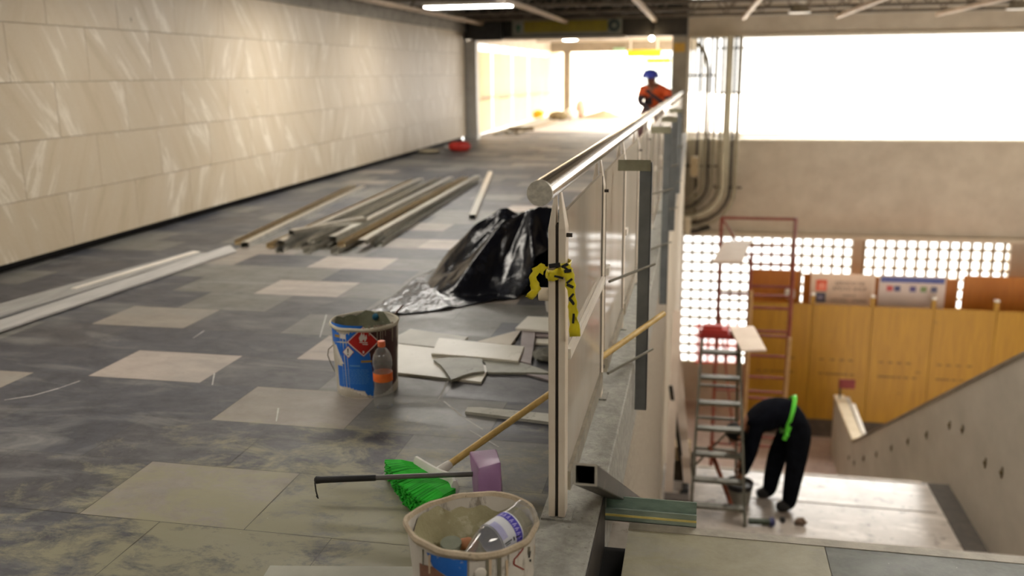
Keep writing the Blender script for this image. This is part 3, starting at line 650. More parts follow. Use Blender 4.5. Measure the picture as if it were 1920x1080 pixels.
for p, q in zip(RD[:-1], RD[1:]):
    d = (Vector(q) - Vector(p)).normalized(); n2 = Vector((-d.y, d.x)) * 1.3; fp.decal(b, [(p[0] - n2.x, p[1] - n2.y), (q[0] - n2.x, q[1] - n2.y), (q[0] + n2.x, q[1] + n2.y), (p[0] + n2.x, p[1] + n2.y)], .0012)
b.build('red_outline', mat('outline_red', '#8d2a22', '#9e382e', rough=.5, scale=12), fbody)
b = MB(); 
for q in ([(990, 1035), (995, 1032), (993, 1045), (990, 1046)], [(992, 1049), (995, 1048), (995, 1053), (992, 1053)], [(893, 1046), (897, 1045), (896, 1051), (893, 1051)]): fp.decal(b, q, .0014)
b.build('black_mark', m_black, fbody)
b = MB(); c0 = fp.pt(*fp.sz(901, 1074), .001); nn = (c0 - Vector((FC[0], FC[1], c0.z))).normalized(); b.tube([c0, c0 + nn * .004, c0 + nn * .006], [.014, .012, .004], 18); b.build('handle_boss', m_white, fk, smooth=True)
m_dry = mat('dried_mortar', '#98916f', '#aea787', rough=.9, scale=9, bump=.8, spots='#bdb89c', spot_lo=.55, spot_scale=16, bscale=34)
b = MB(); rg = 18; sg = 56; vs = []
for i in range(rg + 1):
    for k in range(sg):
        a = 2 * PI * k / sg; u = i / rg; r_ = .1425 * u; x, y = math.cos(a) * r_, math.sin(a) * r_
        zz = .235 + max(0, (u - .55) / .45) ** 1.6 * .085 * (.7 + .3 * math.sin(2 * a + 1.2)) + .03 * max(0, math.sin(a)) * u + .012 * math.sin(38 * x + 3) * math.cos(31 * y + 1) + .006 * math.sin(90 * x + 60 * y)
        zz -= .045 * math.exp(-((x - .02) ** 2 + (y + .02) ** 2) / .0009)
        vs.append(Vector(FC) + Vector((x, y, min(zz, .325))))
b.add(vs, [(i * sg + k, i * sg + (k + 1) % sg, (i + 1) * sg + (k + 1) % sg, (i + 1) * sg + k) for i in range(rg) for k in range(sg)]); mo = b.build('mortar_fill', m_dry, fk, smooth=60); mo['kind'] = 'stuff'
# trowel half sunk in the mortar
tr_ = thing('pointing_trowel', 'small grey blade with terracotta handle half sunk in the front bucket', 'trowel', at(860, 1025, Z=.262))
b = MB(); cc = at(845, 1024, Z=.275); ring_ = [cc + Vector((math.cos(a) * .026, math.sin(a) * .022, .006 * math.sin(a))) for a in [2 * PI * k / 14 for k in range(14)]]; b.prism(ring_, (0, .004, .008)); b.build('blade', mat('blade_grey', '#7c8070', '#8d9180', rough=.5, scale=14), tr_)
b = MB(); b.tube([at(864, 1020, Z=.272), at(876, 1019, Z=.275), at(893, 1026, Z=.27)], [.013, .016, .015], 14); b.build('grip', mat('terracotta', '#a36c46', '#b67d56', rough=.7, scale=20), tr_, smooth=True)
# bottle leaning in the bucket
A_, B_ = at(893, 1034, Y=1.80), at(991, 966, Y=1.945)
ax = (B_ - A_).normalized(); wbt = thing('water_bottle', 'clear water bottle with purple and white label leaning in the front bucket', 'bottle', A_)
qm = Vector((0, 0, 1)).rotation_difference(ax).to_matrix().to_4x4(); LB = (B_ - A_).length
def tilted(prof, seg, name, m, warp=None, parent=wbt):
    b = MB(); b.lathe((0, 0, 0), prof, seg, warp); b.v = [A_ + (qm @ v) for v in b.v]; return b.build(name, m, parent, smooth=True)
k_ = LB
tilted([(.014, -.03), (.018, -.015), (.032, .015), (.0395, .04), (.0405, .06), (.0405, k_ - .03), (.041, k_ - .02), (.040, k_ - .006), (.034, k_), (.02, k_ - .004), (0, k_ - .01)], 40, 'bottle_shell', clear_plastic('clear_water_pet', '#f6f7fa', .15, .05), lambda r, z, a, i: (r * (1 + (.09 if z > k_ - .025 else 0) * math.cos(5 * a)), 0))
tilted([(.0408, .046), (.0412, .047), (.0412, k_ - .062), (.0408, k_ - .061)], 40, 'bottle_label', mat('label_lilac', '#cfd2dc', '#dcdee4', rough=.45, scale=20))
def lab(poly_, m, name, off=.0418):
    """patches wrapped on the tilted bottle: (angle from the side facing the camera, height along the axis)"""
    side = (CAM - A_); side = (side - ax * side.dot(ax)).normalized(); oth = ax.cross(side); b = MB()
    for q in poly_:
        lo = min(p[0] for p in q); hi = max(p[0] for p in q); n = max(1, int((hi - lo) / .15) + 1)
        for i in range(n):
            c = clip(q, 0, lo + (hi - lo) * i / n, lo + (hi - lo) * (i + 1) / n)
            if len(c) >= 3: b.add([A_ + ax * z + (side * math.cos(a) + oth * math.sin(a)) * off for a, z in c], [tuple(range(len(c)))])
    return b.build(name, m, wbt)
m_pur = mat('label_purple', '#3d35a8', '#5148bd', rough=.45, scale=60)
zt = k_ - .062
lab([[(-1.4, zt - .022), (1.4, zt - .022), (1.4, zt - .003), (-1.4, zt - .003)]], m_pur, 'purple_band')
wp = []
for i in range(10):
    a = -1.2 + i * .27; wp += [[(a, zt - .019), (a + .05, zt - .019), (a + .14, zt - .007), (a + .09, zt - .007)], [(a + .13, zt - .019), (a + .17, zt - .019), (a + .17, zt - .012), (a + .13, zt - .012)]]
lab(wp, mat('label_mark_pale', '#b9b3ea', '#c9c4f0', rough=.5), 'pale_band_marks', .0421)
lab([[(-.9, .05), (.35, .05), (.35, zt - .045), (-.9, zt - .045)]], mat('label_lavender', '#a9a9cf', '#b6b6d9', rough=.5, scale=40), 'lavender_panel')
lab([[(-1.4, .047), (1.4, .047), (1.4, .0485), (-1.4, .0485)], [(.55, .052), (.62, .052), (.62, .075), (.55, .075)], [(.68, .055), (.74, .055), (.74, .07), (.68, .07)], [(.52, .08), (.75, .08), (.75, .084), (.52, .084)], [(.58, .088), (.66, .088), (.74, .1), (.66, .1)]], m_black, 'dark_print', .0424)

# ================================================================== broom and dustpan
arc = lambda pts, Z: [at(px, py, Z=Z) for px, py in pts]
def spl(pts, n):
    out = []
    for i in range(n):
        u = i / (n - 1) * (len(pts) - 1); k = min(int(u), len(pts) - 2); f = u - k
        p0_, p1_, p2_, p3_ = pts[max(k - 1, 0)], pts[k], pts[k + 1], pts[min(k + 2, len(pts) - 1)]
        out.append(p1_ * 1 + (p2_ - p0_) * (.5 * f) + (p0_ * 2 - p1_ * 5 + p2_ * 4 - p3_) * (.5 * f * f) + (p1_ * 3 - p0_ - p2_ * 3 + p3_) * (.5 * f ** 3))
    return out
blk = spl(arc([(781, 869), (797, 879), (822, 893), (846, 903), (853, 916)], .055), 24)
tip = spl(arc([(722, 880), (736, 905), (760, 935), (783, 953), (812, 962)], .03), 24)
br = thing('push_broom', 'green-bristled broom with pale wooden handle lying across the floor', 'broom', (blk[12].x, blk[12].y, 0))
b = MB(); b.tube(blk, [.014] * 24, 10); b.v = [Vector((v.x, v.y, .05 + (v.z - .055) * 2.4)) for v in b.v]; hd = b.build('broom_block', mat('block_white', '#cfccc4', '#dcd9d2', rough=.5, scale=12), br, smooth=True)
b = MB()
for lay_ in range(6):
    for i in range(74):
        u = (i + random.random() * .5) / 74 * 22.9; k = int(u); f = u - k
        p = blk[k].lerp(blk[k + 1], f); q = tip[k].lerp(tip[k + 1], f); q = p + (q - p) * random.uniform(.94, 1.03)
        zb_ = .018 + .007 * lay_; zt_ = .006 + .011 * lay_ + random.uniform(-.003, .003)
        mid = p.lerp(q, .5); b.cur = 1 if random.random() < .18 else 0
        b.tube([(p.x, p.y, zb_), (mid.x, mid.y, (zb_ + zt_) / 2 + .006), (q.x, q.y, zt_)], [.0042, .0044, .0036], 5)
bb = b.build('bristles', [mat('bristle_green', '#1fae26', '#35c63a', rough=.5, scale=20), mat('bristle_dark', '#148a1e', '#24a02c', rough=.55, scale=20)], br); bb['kind'] = 'stuff'
P0 = at(824, 884, Z=.06); Pm = Vector((-.37, 3.51, .235)); dd = Pm - P0; u = 1.0
while proj(P0 + dd * u)[0] < 1243 and u < 3: u += .01
b = MB(); b.tube([P0, P0 + dd * u * .5, P0 + dd * u], .0125, 14); b.build('broom_handle', m_wood, br, smooth=True)
b = MB(); b.tube([P0 - dd.normalized() * .02, P0 + dd.normalized() * .05], [.02, .015], 12); b.build('handle_socket', _cache['block_white'], br, smooth=True)

T0, T1 = at(590, 900, Z=.085), at(905, 888, Z=.118); dh = T1 - T0
dp = thing('dustpan', 'purple long-handled dustpan lying beside the green broom', 'dustpan', (T1.x, T1.y, 0))
b = MB(); b.tube([T0 + dh * .3, T1 + dh.normalized() * .03], .0085, 12); b.build('pan_handle', mat('handle_grey', '#5f5d5b', '#72706d', rough=.35, metal=.5, scale=9), dp, smooth=True)
b = MB(); b.tube([T0, T0 + dh * .01, T0 + dh * .04, T0 + dh * .36, T0 + dh * .37], [.008, .0135, .0115, .0105, .009], 12); gp = b.build('grip', m_black, dp, smooth=True)
b = MB(); lp = T0 + Vector((0, 0, -.008)); b.tube([lp, lp + Vector((.004, -.004, -.03)), lp + Vector((.010, -.004, -.055)), lp + Vector((.004, -.004, -.045))], .0025, 8); b.build('hanging_loop', m_black, dp)
m_pan = mat('pan_purple', '#8a648c', '#97719a', rough=.38, scale=7)
a_, b_, c_, d_ = at(880, 847, Y=2.70), at(931, 842, Y=2.70), at(939, 866, Y=2.53), at(897, 878, Y=2.53)
lo1, lo2, lo3, lo4 = Vector((d_.x + .006, 2.47, .004)), Vector((c_.x + .012, 2.47, .004)), Vector((b_.x + .02, 2.70, .004)), Vector((a_.x + .01, 2.72, .004))
b = MB(); b.add([a_, b_, c_, d_, lo1, lo2, lo3, lo4], [(0, 1, 2, 3), (3, 2, 5, 4), (0, 3, 4, 7), (2, 1, 6, 5)])
pn = b.build('pan', m_pan, dp, bevel=.006, smooth=30); md = pn.modifiers.new('thick', 'SOLIDIFY'); md.thickness = .004; md.offset = -1

# ================================================================== tile offcuts behind the post
def slab(name, label, cat, pts, Z, th, m, Zs=None, group=None):
    b = MB(); b.prism([at(px, py, Z=(Zs[i] if Zs else Z)) - Vector((0, 0, th)) for i, (px, py) in enumerate(pts)], (0, 0, th))
    return tag(b.build(name, m, bevel=.0012), label, cat, group)
z4 = lambda l: [(560 + x / 3.84, 540 + y / 3.84) for x, y in l]
m_ctile = mat('cream_tile', '#bdb8a8', '#cbc6b7', rough=.4, scale=3, spots='#aaa594', spot_lo=.62)
m_gtile = mat('grey_stone_tile', '#85857a', '#98988c', rough=.5, scale=9, spots='#77776c')
m_mauve = mat('mauve_stone', '#857a7a', '#958a89', rough=.5, scale=9)
slab('floor_tile', 'large cream tile offcut flat on floor beside the blue pail', 'tile', z4([(690, 395), (985, 425), (1375, 565), (1315, 675), (700, 607)]), .012, .012, m_ctile)
slab('floor_tile', 'narrow grey-topped tile strip behind the cream offcuts', 'tile', z4([(690, 352), (805, 294), (1220, 350), (1195, 375), (1010, 372), (985, 425), (690, 392)]), .016, .012, mat('grey_tile_top', '#a9a79d', '#b8b6ab', rough=.5, scale=5), Zs=None)
slab('floor_tile', 'rectangular cream tile lying topmost on the offcut pile', 'tile', z4([(1010, 358), (1625, 420), (1580, 524), (1310, 497), (955, 470)]), .028, .013, m_ctile, Zs=None)
slab('floor_tile', 'small grey curved tile offcut with concave edge, on the cream tiles', 'tile', z4([(970, 515), (1075, 498), (1200, 500), (1320, 510), (1338, 598), (1250, 608), (1180, 628), (1098, 662), (1060, 600), (1020, 552)]), .026, .012, m_gtile)
slab('floor_tile', 'long grey tapering tile offcut pointing at the nearest post', 'tile', z4([(1300, 495), (1450, 508), (1600, 535), (1740, 578), (1825, 612), (1700, 608), (1360, 606), (1345, 545)]), .014, .012, m_gtile)
slab('floor_tile', 'white tile piece just left of the post, topmost at the back', 'tile', z4([(1560, 288), (1650, 203), (1850, 214), (1850, 312)]), .045, .012, mat('white_tile', '#c9c5b8', '#d6d2c6', rough=.4, scale=4))
slab('floor_tile', 'triangular beige tile offcut behind the topmost cream tile', 'tile', z4([(1290, 382), (1605, 296), (1528, 408)]), .014, .012, mat('beige_tile', '#b3a998', '#c1b8a7', rough=.5, scale=4))
slab('floor_tile', 'mauve stone strip leaning back under the white tile piece', 'tile', z4([(1608, 305), (1708, 308), (1672, 543), (1588, 528)]), .03, .012, m_mauve, Zs=[.033, .033, .014, .014])
slab('floor_tile', 'thin mauve tile strip beside the post under the white piece', 'tile', z4([(1708, 314), (1850, 318), (1850, 348), (1708, 344)]), .026, .012, m_mauve)
slab('floor_tile', 'thin white tile strip beside the post, below the mauve strip', 'tile', z4([(1704, 362), (1850, 368), (1850, 402), (1702, 396)]), .014, .012, m_ctile)
slab('floor_tile', 'mauve sliver of tile in front of the long grey offcut', 'tile', z4([(1640, 618), (1850, 628), (1850, 676), (1760, 650)]), .010, .008, m_mauve)
b = MB(); c = at(1022, 665, Z=.03); b.ball(c, .06, 12, 8, (1, 1.1, .55))
for i, v in enumerate(b.v): b.v[i] = v + Vector((random.uniform(-.008, .008), random.uniform(-.008, .008), random.uniform(-.006, .006)))
tag(b.build('mortar_lump', mat('lump_grey', '#6f6e66', '#86857b', rough=.9, scale=18, bump=.6)), 'grey lump of hardened mortar beside the post among tile offcuts', 'lump')
b = MB(); b.lathe(at(1036, 583, Z=0), [(0, .002), (.035, .0), (.048, .09), (.046, .09), (.034, .004)], 24); tag(b.build('plastic_cup', m_white, smooth=True), 'white plastic cup half hidden behind the nearest railing post', 'cup')
slab('stone_strip', 'narrow pale stone strip on the floor crossed by the broom handle', 'strip', [(876, 763), (900, 763), (1040, 776), (1040, 792), (872, 771)], .014, .014, mat('pale_strip', '#a5a398', '#b5b3a8', rough=.6, scale=14, spots='#8d8a7c', spot_lo=.58))
slab('floor_tile', 'pale loose tile on floor at the bottom, left of the spattered bucket', 'tile', [(488, 1090), (506, 1060), (790, 1062), (800, 1090)], .010, .010, mat('pale_tile', '#a3a294', '#b1b0a2', rough=.6, scale=6))

# ================================================================== long boards and metal studs on the left
m_board = mat('plaster_board', '#8f8d89', '#a3a19d', rough=.75, scale=5, stretch=(3, .5, 1))
b = MB(); b.prism([(-4.50, 2.9, .001), (-4.16, 2.9, .001), (-3.80, 6.38, .001), (-3.96, 6.46, .001)], (0, 0, .013)); tag(b.build('drywall_strip', m_board, bevel=.001), 'grey plasterboard strip nearest the stone wall, partly covered by another', 'board')
b = MB(); b.prism([(-3.975, 2.9, .022), (-3.83, 2.9, .015), (-3.595, 6.50, .002), (-3.735, 6.66, .015)], (0, 0, .014)); tag(b.build('drywall_strip', mat('plaster_board_pale', '#a3a09c', '#b5b2ae', rough=.75, scale=5, stretch=(3, .5, 1)), bevel=.001), 'longer pale plasterboard strip running from the left edge to the metal studs', 'board')
b = MB(); b.prism([(-4.04, 5.1, .016), (-4.0, 5.1, .016), (-3.86, 6.40, .016), (-3.92, 6.42, .016)], (0, 0, .006)); tag(b.build('batten', m_white), 'thin pale batten lying along the two plasterboard strips', 'batten')
def stud_mesh(L, w=.066, h=.042):
    b = MB(); t_ = .0022; 
    b.box((-w / 2, 0, 0), (w / 2, L, t_)); b.box((-w / 2, 0, 0), (-w / 2 + t_, L, h)); b.box((w / 2 - t_, 0, 0), (w / 2, L, h)); b.box((-w / 2, 0, h - t_), (-w / 2 + .009, L, h)); b.box((w / 2 - .009, 0, h - t_), (w / 2, L, h)); return b
m_studs = [m_galv, mat('galv_warm', '#a08f6d', '#bfae8a', rough=.3, metal=.85, scale=20), mat('galv_pale', '#bcbab2', '#d4d2ca', rough=.28, metal=.9, scale=20), mat('galv_dark', '#6d6b61', '#8a887c', rough=.35, metal=.9, scale=20)]
protos = []
def place_stud(p, q, up, flip, mi, label, group):
    p, q = Vector(p), Vector(q); L = (q - p).length; d = (q - p).normalized()
    b = stud_mesh(L); o = b.build('metal_stud', m_studs[mi], origin=(0, 0, 0)); a = math.atan2(-d.x, d.y)
    o.matrix_world = Matrix.Translation(p + Vector((0, 0, up + (.042 if flip else 0)))) @ Matrix.Rotation(a, 4, 'Z') @ Matrix.Rotation(math.asin(d.z), 4, 'X') @ Matrix.Rotation(PI if flip else 0, 4, 'Y')
    return tag(o, label, 'metal stud', group)
G = 'steel studs piled on the floor'
ordn = ['first', 'second', 'third', 'fourth', 'fifth', 'sixth', 'seventh', 'eighth', 'ninth', 'tenth', 'eleventh', 'twelfth']
place_stud((-3.735, 6.80, .001), (-4.20, 10.6, .001), 0, False, 1, 'brassy steel stud lying alone on the left, next to the stone wall', 'steel studs left of the pile')
place_stud((-3.635, 6.72, .001), (-4.03, 10.5, .001), 0, True, 2, 'pale steel stud lying right beside the brassy one, left of the pile', 'steel studs left of the pile')
N = 12
for i in range(N):
    u = i / (N - 1); nx, fx = -3.40 + u * .86, -3.63 + u * .86; ny = 6.70 + .18 * math.sin(i * 2.1) + (.35 if i > 8 else 0); fy = 11.05 + .3 * math.sin(i * 1.3 + 1)
    place_stud((nx, ny, .001), (fx, fy, .001), 0, i % 3 == 1, (1, 0, 2, 0, 3, 0, 0, 3, 0, 1, 0, 3)[i], f'steel stud on the floor, {ordn[i]} from the left in the long pile', G)
for i, (u, mi) in enumerate(((.18, 2), (.42, 0), (.58, 2), (.78, 1), (.93, 0))):
    nx, fx = -3.42 + u * .86, -3.60 + u * .86
    place_stud((nx, 6.62 + .12 * (i % 3), .001), (fx, 11.0 + .1 * i, .001), .0445, i % 2 == 0, mi, f'steel stud in the pile\'s upper layer, {ordn[i]} from the left', G)
place_stud((-3.28, 6.85, .001), (-2.93, 7.62, .001), .088, True, 2, 'short pale stud offcut lying askew across the pile', G)
place_stud((-2.125, 8.41, .001), (-2.83, 12.3, .001), 0, True, 2, 'single pale steel stud lying apart, right of the long pile', 'steel studs right of the pile')

# ================================================================== black plastic sheet
t = NT('black_polythene'); v = t.coord('Object')
t.base(t.mix(t.ramp(t.noise(v, 5, 7, .7), [(.52, 0.0), (.72, .7)]), t.ramp(t.noise(v, 9, 6, .7), [(.45, '#101117'), (.75, '#1b1d25')]), '#444751')); t.rough(.2); t.b.inputs['Specular IOR Level'].default_value = .38
w1 = t.noise(t.coord('Object', (1.4, .6, 1), (0, 0, .6)), 6, 5, .5, 1.0); t.bump(w1, .5, .02); m_poly = t.m
def cloth(name, label, corners, nu, nv, hfun, seed):
    rnd = random.Random(seed); A, B, C_, D_ = (Vector(c) for c in corners); vs = []
    for i in range(nu + 1):
        for j in range(nv + 1):
            u, w = i / nu, j / nv; p = (A.lerp(B, u)).lerp(D_.lerp(C_, u), w); vs.append(p + Vector(hfun(u, w, p, rnd)))
    b = MB(); b.add(vs, [(i * (nv + 1) + j, (i + 1) * (nv + 1) + j, (i + 1) * (nv + 1) + j + 1, i * (nv + 1) + j + 1) for i in range(nu) for j in range(nv)])
    o = b.build(name, m_poly, smooth=75); md = o.modifiers.new('thick', 'SOLIDIFY'); md.thickness = .004; md.offset = 1; return tag(o, label, 'plastic sheet')
def ridge(x): return 1 - abs(2 * (x - math.floor(x)) - 1)
def hump(u, w, p, rnd):
    # a crumpled heap: flat-topped crest, long slope down to the flat apron on the floor, sharp folds running off the crest
    cy = 5.92; dy = p.y - cy; s_ = p.x + .12 * dy
    left = max(0, min(1, (s_ + 1.76) / .51)); right = max(0, min(1, (-.38 - s_) / .34))
    front = max(0, 1 - max(0, -dy) / .56); back = max(0, 1 - max(0, dy) / .5)
    e = left ** .85 * right ** .6 * min(front, back) ** .85; h_ = .50 * e
    ang = math.atan2(dy - .05, p.x + 1.12); rr = math.hypot(dy, p.x + 1.12)
    g = min(1, rr * 3.5) * min(1, h_ * 7)
    fold = g * (.095 * (ridge(ang * 1.15 - .11 + .12 * rr) ** 1.7 - .42) + .022 * (ridge(ang * 2.6 + rr * 1.7) - .5) + .005 * (ridge(ang * 6.1 - rr * 4) - .5))
    crest = -.05 * max(0, h_ - .3) / .2 * ridge(p.x * 4.1 + .3)
    z = max(.004 + .004 * rnd.random() + .010 * max(0, math.sin(17 * p.x + 9 * p.y)) ** 3, h_ + fold + crest)
    return (.03 * math.sin(9 * w + 3 * u), .02 * math.sin(11 * u), z)
cloth('plastic_sheet', 'crumpled glossy black plastic sheet heaped on the floor behind the nearest post', [(-1.93, 4.68, 0), (-1.02, 5.42, 0), (-.46, 6.6, 0), (-1.75, 6.9, 0)], 110, 110, hump, 3)
cloth('plastic_sheet', 'separate black plastic fold lying just left of the nearest post', [(-1.12, 5.45, 0), (-.74, 5.42, 0), (-.56, 6.0, 0), (-1.0, 6.0, 0)], 24, 24,
      lambda u, w, p, rnd: (0, .02 * math.sin(7 * u), .012 + .30 * max(0, w - .12) * (.7 + .3 * u) + .03 * ridge(3 * u + 2 * w) + .004 * rnd.random()), 5)

# ================================================================== things along the far left wall
jb = MB(); A2, B2 = Vector((-4.44, 15.9, .088)), Vector((-4.02, 15.9, .095))
jg = thing('fuel_can', 'red plastic can on the floor at the far end of the stone wall', 'can', (-4.2, 15.9, 0))
jb.tube([A2 + (B2 - A2) * (k / 8) for k in range(9)], [.03, .075, .088, .092, .092, .092, .09, .08, .03], 16); jb.build('can_body', mat('can_red', '#b3261e', '#c73a2e', rough=.4, scale=9), jg, smooth=True)
b = MB(); b.tube([(-4.42, 15.9, .085), (-4.50, 15.88, .075)], .045, 12); b.build('neck', mat('neck_grey', '#8d8a84', '#9d9a94', rough=.6), jg, smooth=True)
b = MB(); b.ball((-4.70, 15.55, .036), .2, 18, 10, (1, .9, .18)); tag(b.build('cement_sack', mat('sack_beige', '#a3977f', '#b5a98f', rough=.8, scale=8, bump=.4), smooth=60), 'flattened beige sack on the floor beside the red can', 'sack')
for i, (p, q, r_, lab_) in enumerate((((-4.55, 20.2, .05), (-4.65, 27.0, .05), .035, 'long grey pipe along the bright sheeting, nearest the sheets'), ((-4.35, 20.6, .05), (-4.3, 26.4, .05), .04, 'long grey pipe in the far corridor, second from the sheeting'), ((-4.1, 20.5, .04), (-3.95, 25.6, .04), .035, 'brown pipe in the far corridor, outermost from the sheeting'))):
    b = MB(); b.tube([p, q], r_, 12); tag(b.build('steel_pipe', m_pipe if i < 2 else mat('pipe_brown', '#7d6c52', '#93805f', rough=.6, scale=6), smooth=True), lab_, 'pipe', 'pipes on the corridor floor')
b = MB(); b.box((-4.3, 20.5, .082), (-3.7, 20.62, .16)); tag(b.build('timber_block', mat('timber_dark', '#6d5a41', '#82704f', rough=.8, scale=6)), 'dark timber block laid across the corridor pipes', 'block')
hr2 = thing('wall_handrail', 'thin round handrail on the bright sheeting of the far corridor', 'handrail', (-4.6, 24, .7))
b = MB(); b.tube([(-4.6, 19.4, .86), (-4.6, 29.7, .78)], .02, 10); b.build('rail', mat('rail_pale', '#a39a8b', '#b5ac9c', rough=.5, metal=.4), hr2, smooth=True)
for k in range(5):
    y = 20.2 + k * 2.2; b = MB(); b.tube([(-4.6, y, .855 - (y - 19.4) * .008), (-4.75, y, .80 - (y - 19.4) * .008), (-4.9, y, .80 - (y - 19.4) * .008)], .012, 8); b.build('bracket', _cache['rail_pale'], hr2)
b = MB(); vs = []; rg, sg = 8, 24
for i in range(rg + 1):
    for k in range(sg):
        a = 2 * PI * k / sg; r_ = .82 * i / rg; vs.append(Vector((-2.87 + math.cos(a) * r_, 27.9 + math.sin(a) * r_ * .8, max(.001, .25 * (1 - i / rg) ** 1.15 + .012 * math.sin(5 * a + i)))))
b.add(vs, [(i * sg + k, (i + 1) * sg + k, (i + 1) * sg + (k + 1) % sg, i * sg + (k + 1) % sg) for i in range(rg) for k in range(sg)]); o = b.build('sand_pile', mat('sand_tan', '#8d7a5c', '#a08d6e', rough=.95, scale=14, bump=.5), smooth=60); tag(o, 'low heap of brown sand in the middle of the far corridor', 'sand heap'); o['kind'] = 'thing'
b = MB(); b.lathe((-4.75, 27.2, 0), [(.0, .0), (.13, .0), (.15, .13), (.16, .20), (.10, .26), (.0, .28)], 18); tag(b.build('yellow_tub', mat('tub_yellow', '#d1a712', '#e3bb20', rough=.5, scale=6), smooth=True), 'yellow tub standing by the sheeting in the far corridor', 'tub')
b = MB(); b.ball((-4.05, 26.6, .13), .30, 16, 10, (1, .8, .5)); tag(b.build('rubble_sack', mat('sack_olive', '#6b5d45', '#80714f', rough=.9, scale=9, bump=.5), smooth=60), 'dark brown sack on the corridor floor left of the sand heap', 'sack')
b = MB(); b.ball((-3.62, 28.3, .28), .22, 16, 10, (.8, .8, 1.25)); tag(b.build('pink_sack', mat('sack_pink', '#d3a38d', '#e0b5a0', rough=.8, scale=9, bump=.3), smooth=60), 'pinkish upright sack behind and left of the sand heap', 'sack')
b = MB(); b.ball((-3.75, 27.1, .16), .2, 16, 10, (1, .8, .85)); tag(b.build('white_sack', mat('sack_white', '#d5cfc4', '#e3ddd3', rough=.8, scale=9, bump=.3), smooth=60), 'white crumpled sack between the brown and pink sacks', 'sack')
fs = thing('scaffold_tower', 'pale tall scaffold tower in the bright far end of the corridor', 'scaffold', (-3.15, 33, 0))
m_fs = mat('far_scaffold', '#a79d8d', '#bab09f', rough=.6, metal=.2)
for x in (-3.8, -3.15, -2.5):
    for y in (33, 34): b = MB(); b.tube([(x, y, 0), (x, y, 1.58)], .022, 8); b.build('standard', m_fs, fs)
for z in (.25, .6, 1.0, 1.3, 1.55):
    b = MB(); b.tube([(-3.85, 33, z), (-2.45, 33, z)], .02, 8); b.build('ledger', m_fs, fs)
boxes('deck_board', mat('deck_brown', '#8f7c5f', '#a18d6e', rough=.8), [((-3.8, 32.95, .93), (-2.5, 34.0, .97))], fs)

# ================================================================== lamps and hanging signs
m_lamp = emit('lamp_diffuser', '#fff9f0', 18); m_fill_dim = emit('fill_diffuser_dim', '#fff7ea', 6.5)  # the dimmer emitter serves only added lights out of view
def ceiling_light(x, y, label, w=.34, l=1.25, m=None):
    o = thing('ceiling_light', label, 'ceiling light', (x, y, 2.25), 'fluorescent ceiling lights')
    boxes('housing', m_white, [((x - l / 2, y - w / 2, 2.295), (x + l / 2, y + w / 2, 2.345))], o); boxes('diffuser', m or m_lamp, [((x - l / 2 + .02, y - w / 2 + .02, 2.28), (x + l / 2 - .02, y + w / 2 - .02, 2.295))], o); return o
ceiling_light(-3.25, 12.9, 'lit fluorescent ceiling light above the stone-walled concourse')
for i, y in enumerate((9.6, 6.3, 3.0, -.3)): ceiling_light(-3.0, y, f'added fill light overhead, {ordn[i]} one out of view', .5, 1.6, m_lamp if i < 1 else m_fill_dim)  # unseen fixtures, added to brighten the concourse
ceiling_light(1.9, 5.2, 'added fill light above the upper stair flight, out of view', .5, 1.6)  # this and the next two: unseen, added to brighten the stair side
ceiling_light(1.9, 9.4, 'added fill light above the stair landing, out of view', .5, 1.6)
ceiling_light(1.5, .6, 'added fill light over the stair head, out of view', .5, 1.6, m_fill_dim)
for i, (px, py, y, lb_) in enumerate(((1500, 15, 16.5, 'bell-shaped hanging lamp above the stairwell near the pillar side'), (1910, 8, 16.5, 'bell-shaped hanging lamp at the far right of the ceiling'))):
    p = at(px, py, Y=y); lp = thing('pendant_lamp', lb_, 'lamp', p, 'bell lamps over the stairwell')
    b = MB(); b.tube([p + Vector((0, 0, .06)), p + Vector((0, 0, .14))], [.09, .09], 14); b.build('cap', m_white, lp, smooth=True)
    b = MB(); b.lathe(p, [(.09, .06), (.13, .0), (.19, -.07), (.185, -.07), (.12, .0), (.07, .05)], 24); b.build('shade', mat('lamp_grey', '#8d8779', '#9f998b', rough=.5, metal=.3), lp, smooth=True)
    b = MB(); b.lathe(p, [(0, -.06), (.17, -.068), (.185, -.072), (.17, -.08), (0, -.085)], 24); b.build('lens', mat('lens_pale', '#cfc8ba', '#dbd5c8', rough=.4), lp, smooth=True)
    b = MB(); b.tube([p + Vector((0, 0, .14)), Vector((p.x, p.y, 2.86))], .012, 8); b.build('stem', m_truss, lp)
p = at(1069, 75, Y=22.5); dl = thing('round_light', 'round lit ceiling light in the far corridor', 'ceiling light', p)
b = MB(); b.lathe(p, [(0, 0), (.19, 0), (.21, .03), (.21, .06)], 24, caps=(False, True)); b.build('bezel', m_white, dl, smooth=True); b = MB(); b.lathe(p, [(0, -.02), (.14, -.015), (.18, -.002)], 24); b.build('diffuser', m_lamp, dl, smooth=True)
b = MB(); b.box((p.x - .02, p.y - .02, p.z + .05), (p.x + .02, p.y + .02, 2.47)); b.build('stem', m_white, dl)
p = at(1222, 72, Y=18.6); b = MB(); b.ball(p, .045, 12, 8); so = thing('spot_lamp', 'small bright bulb under the dark cross beam near the worker in orange', 'lamp', p); b.build('bulb', emit('bulb_glow', '#ffe9bf', 25), so, smooth=True)
b = MB(); b.tube([p + Vector((0, 0, .04)), p + Vector((0, .0, .12)), p + Vector((0, .25, .12))], .02, 8); b.build('holder', m_brown, so)

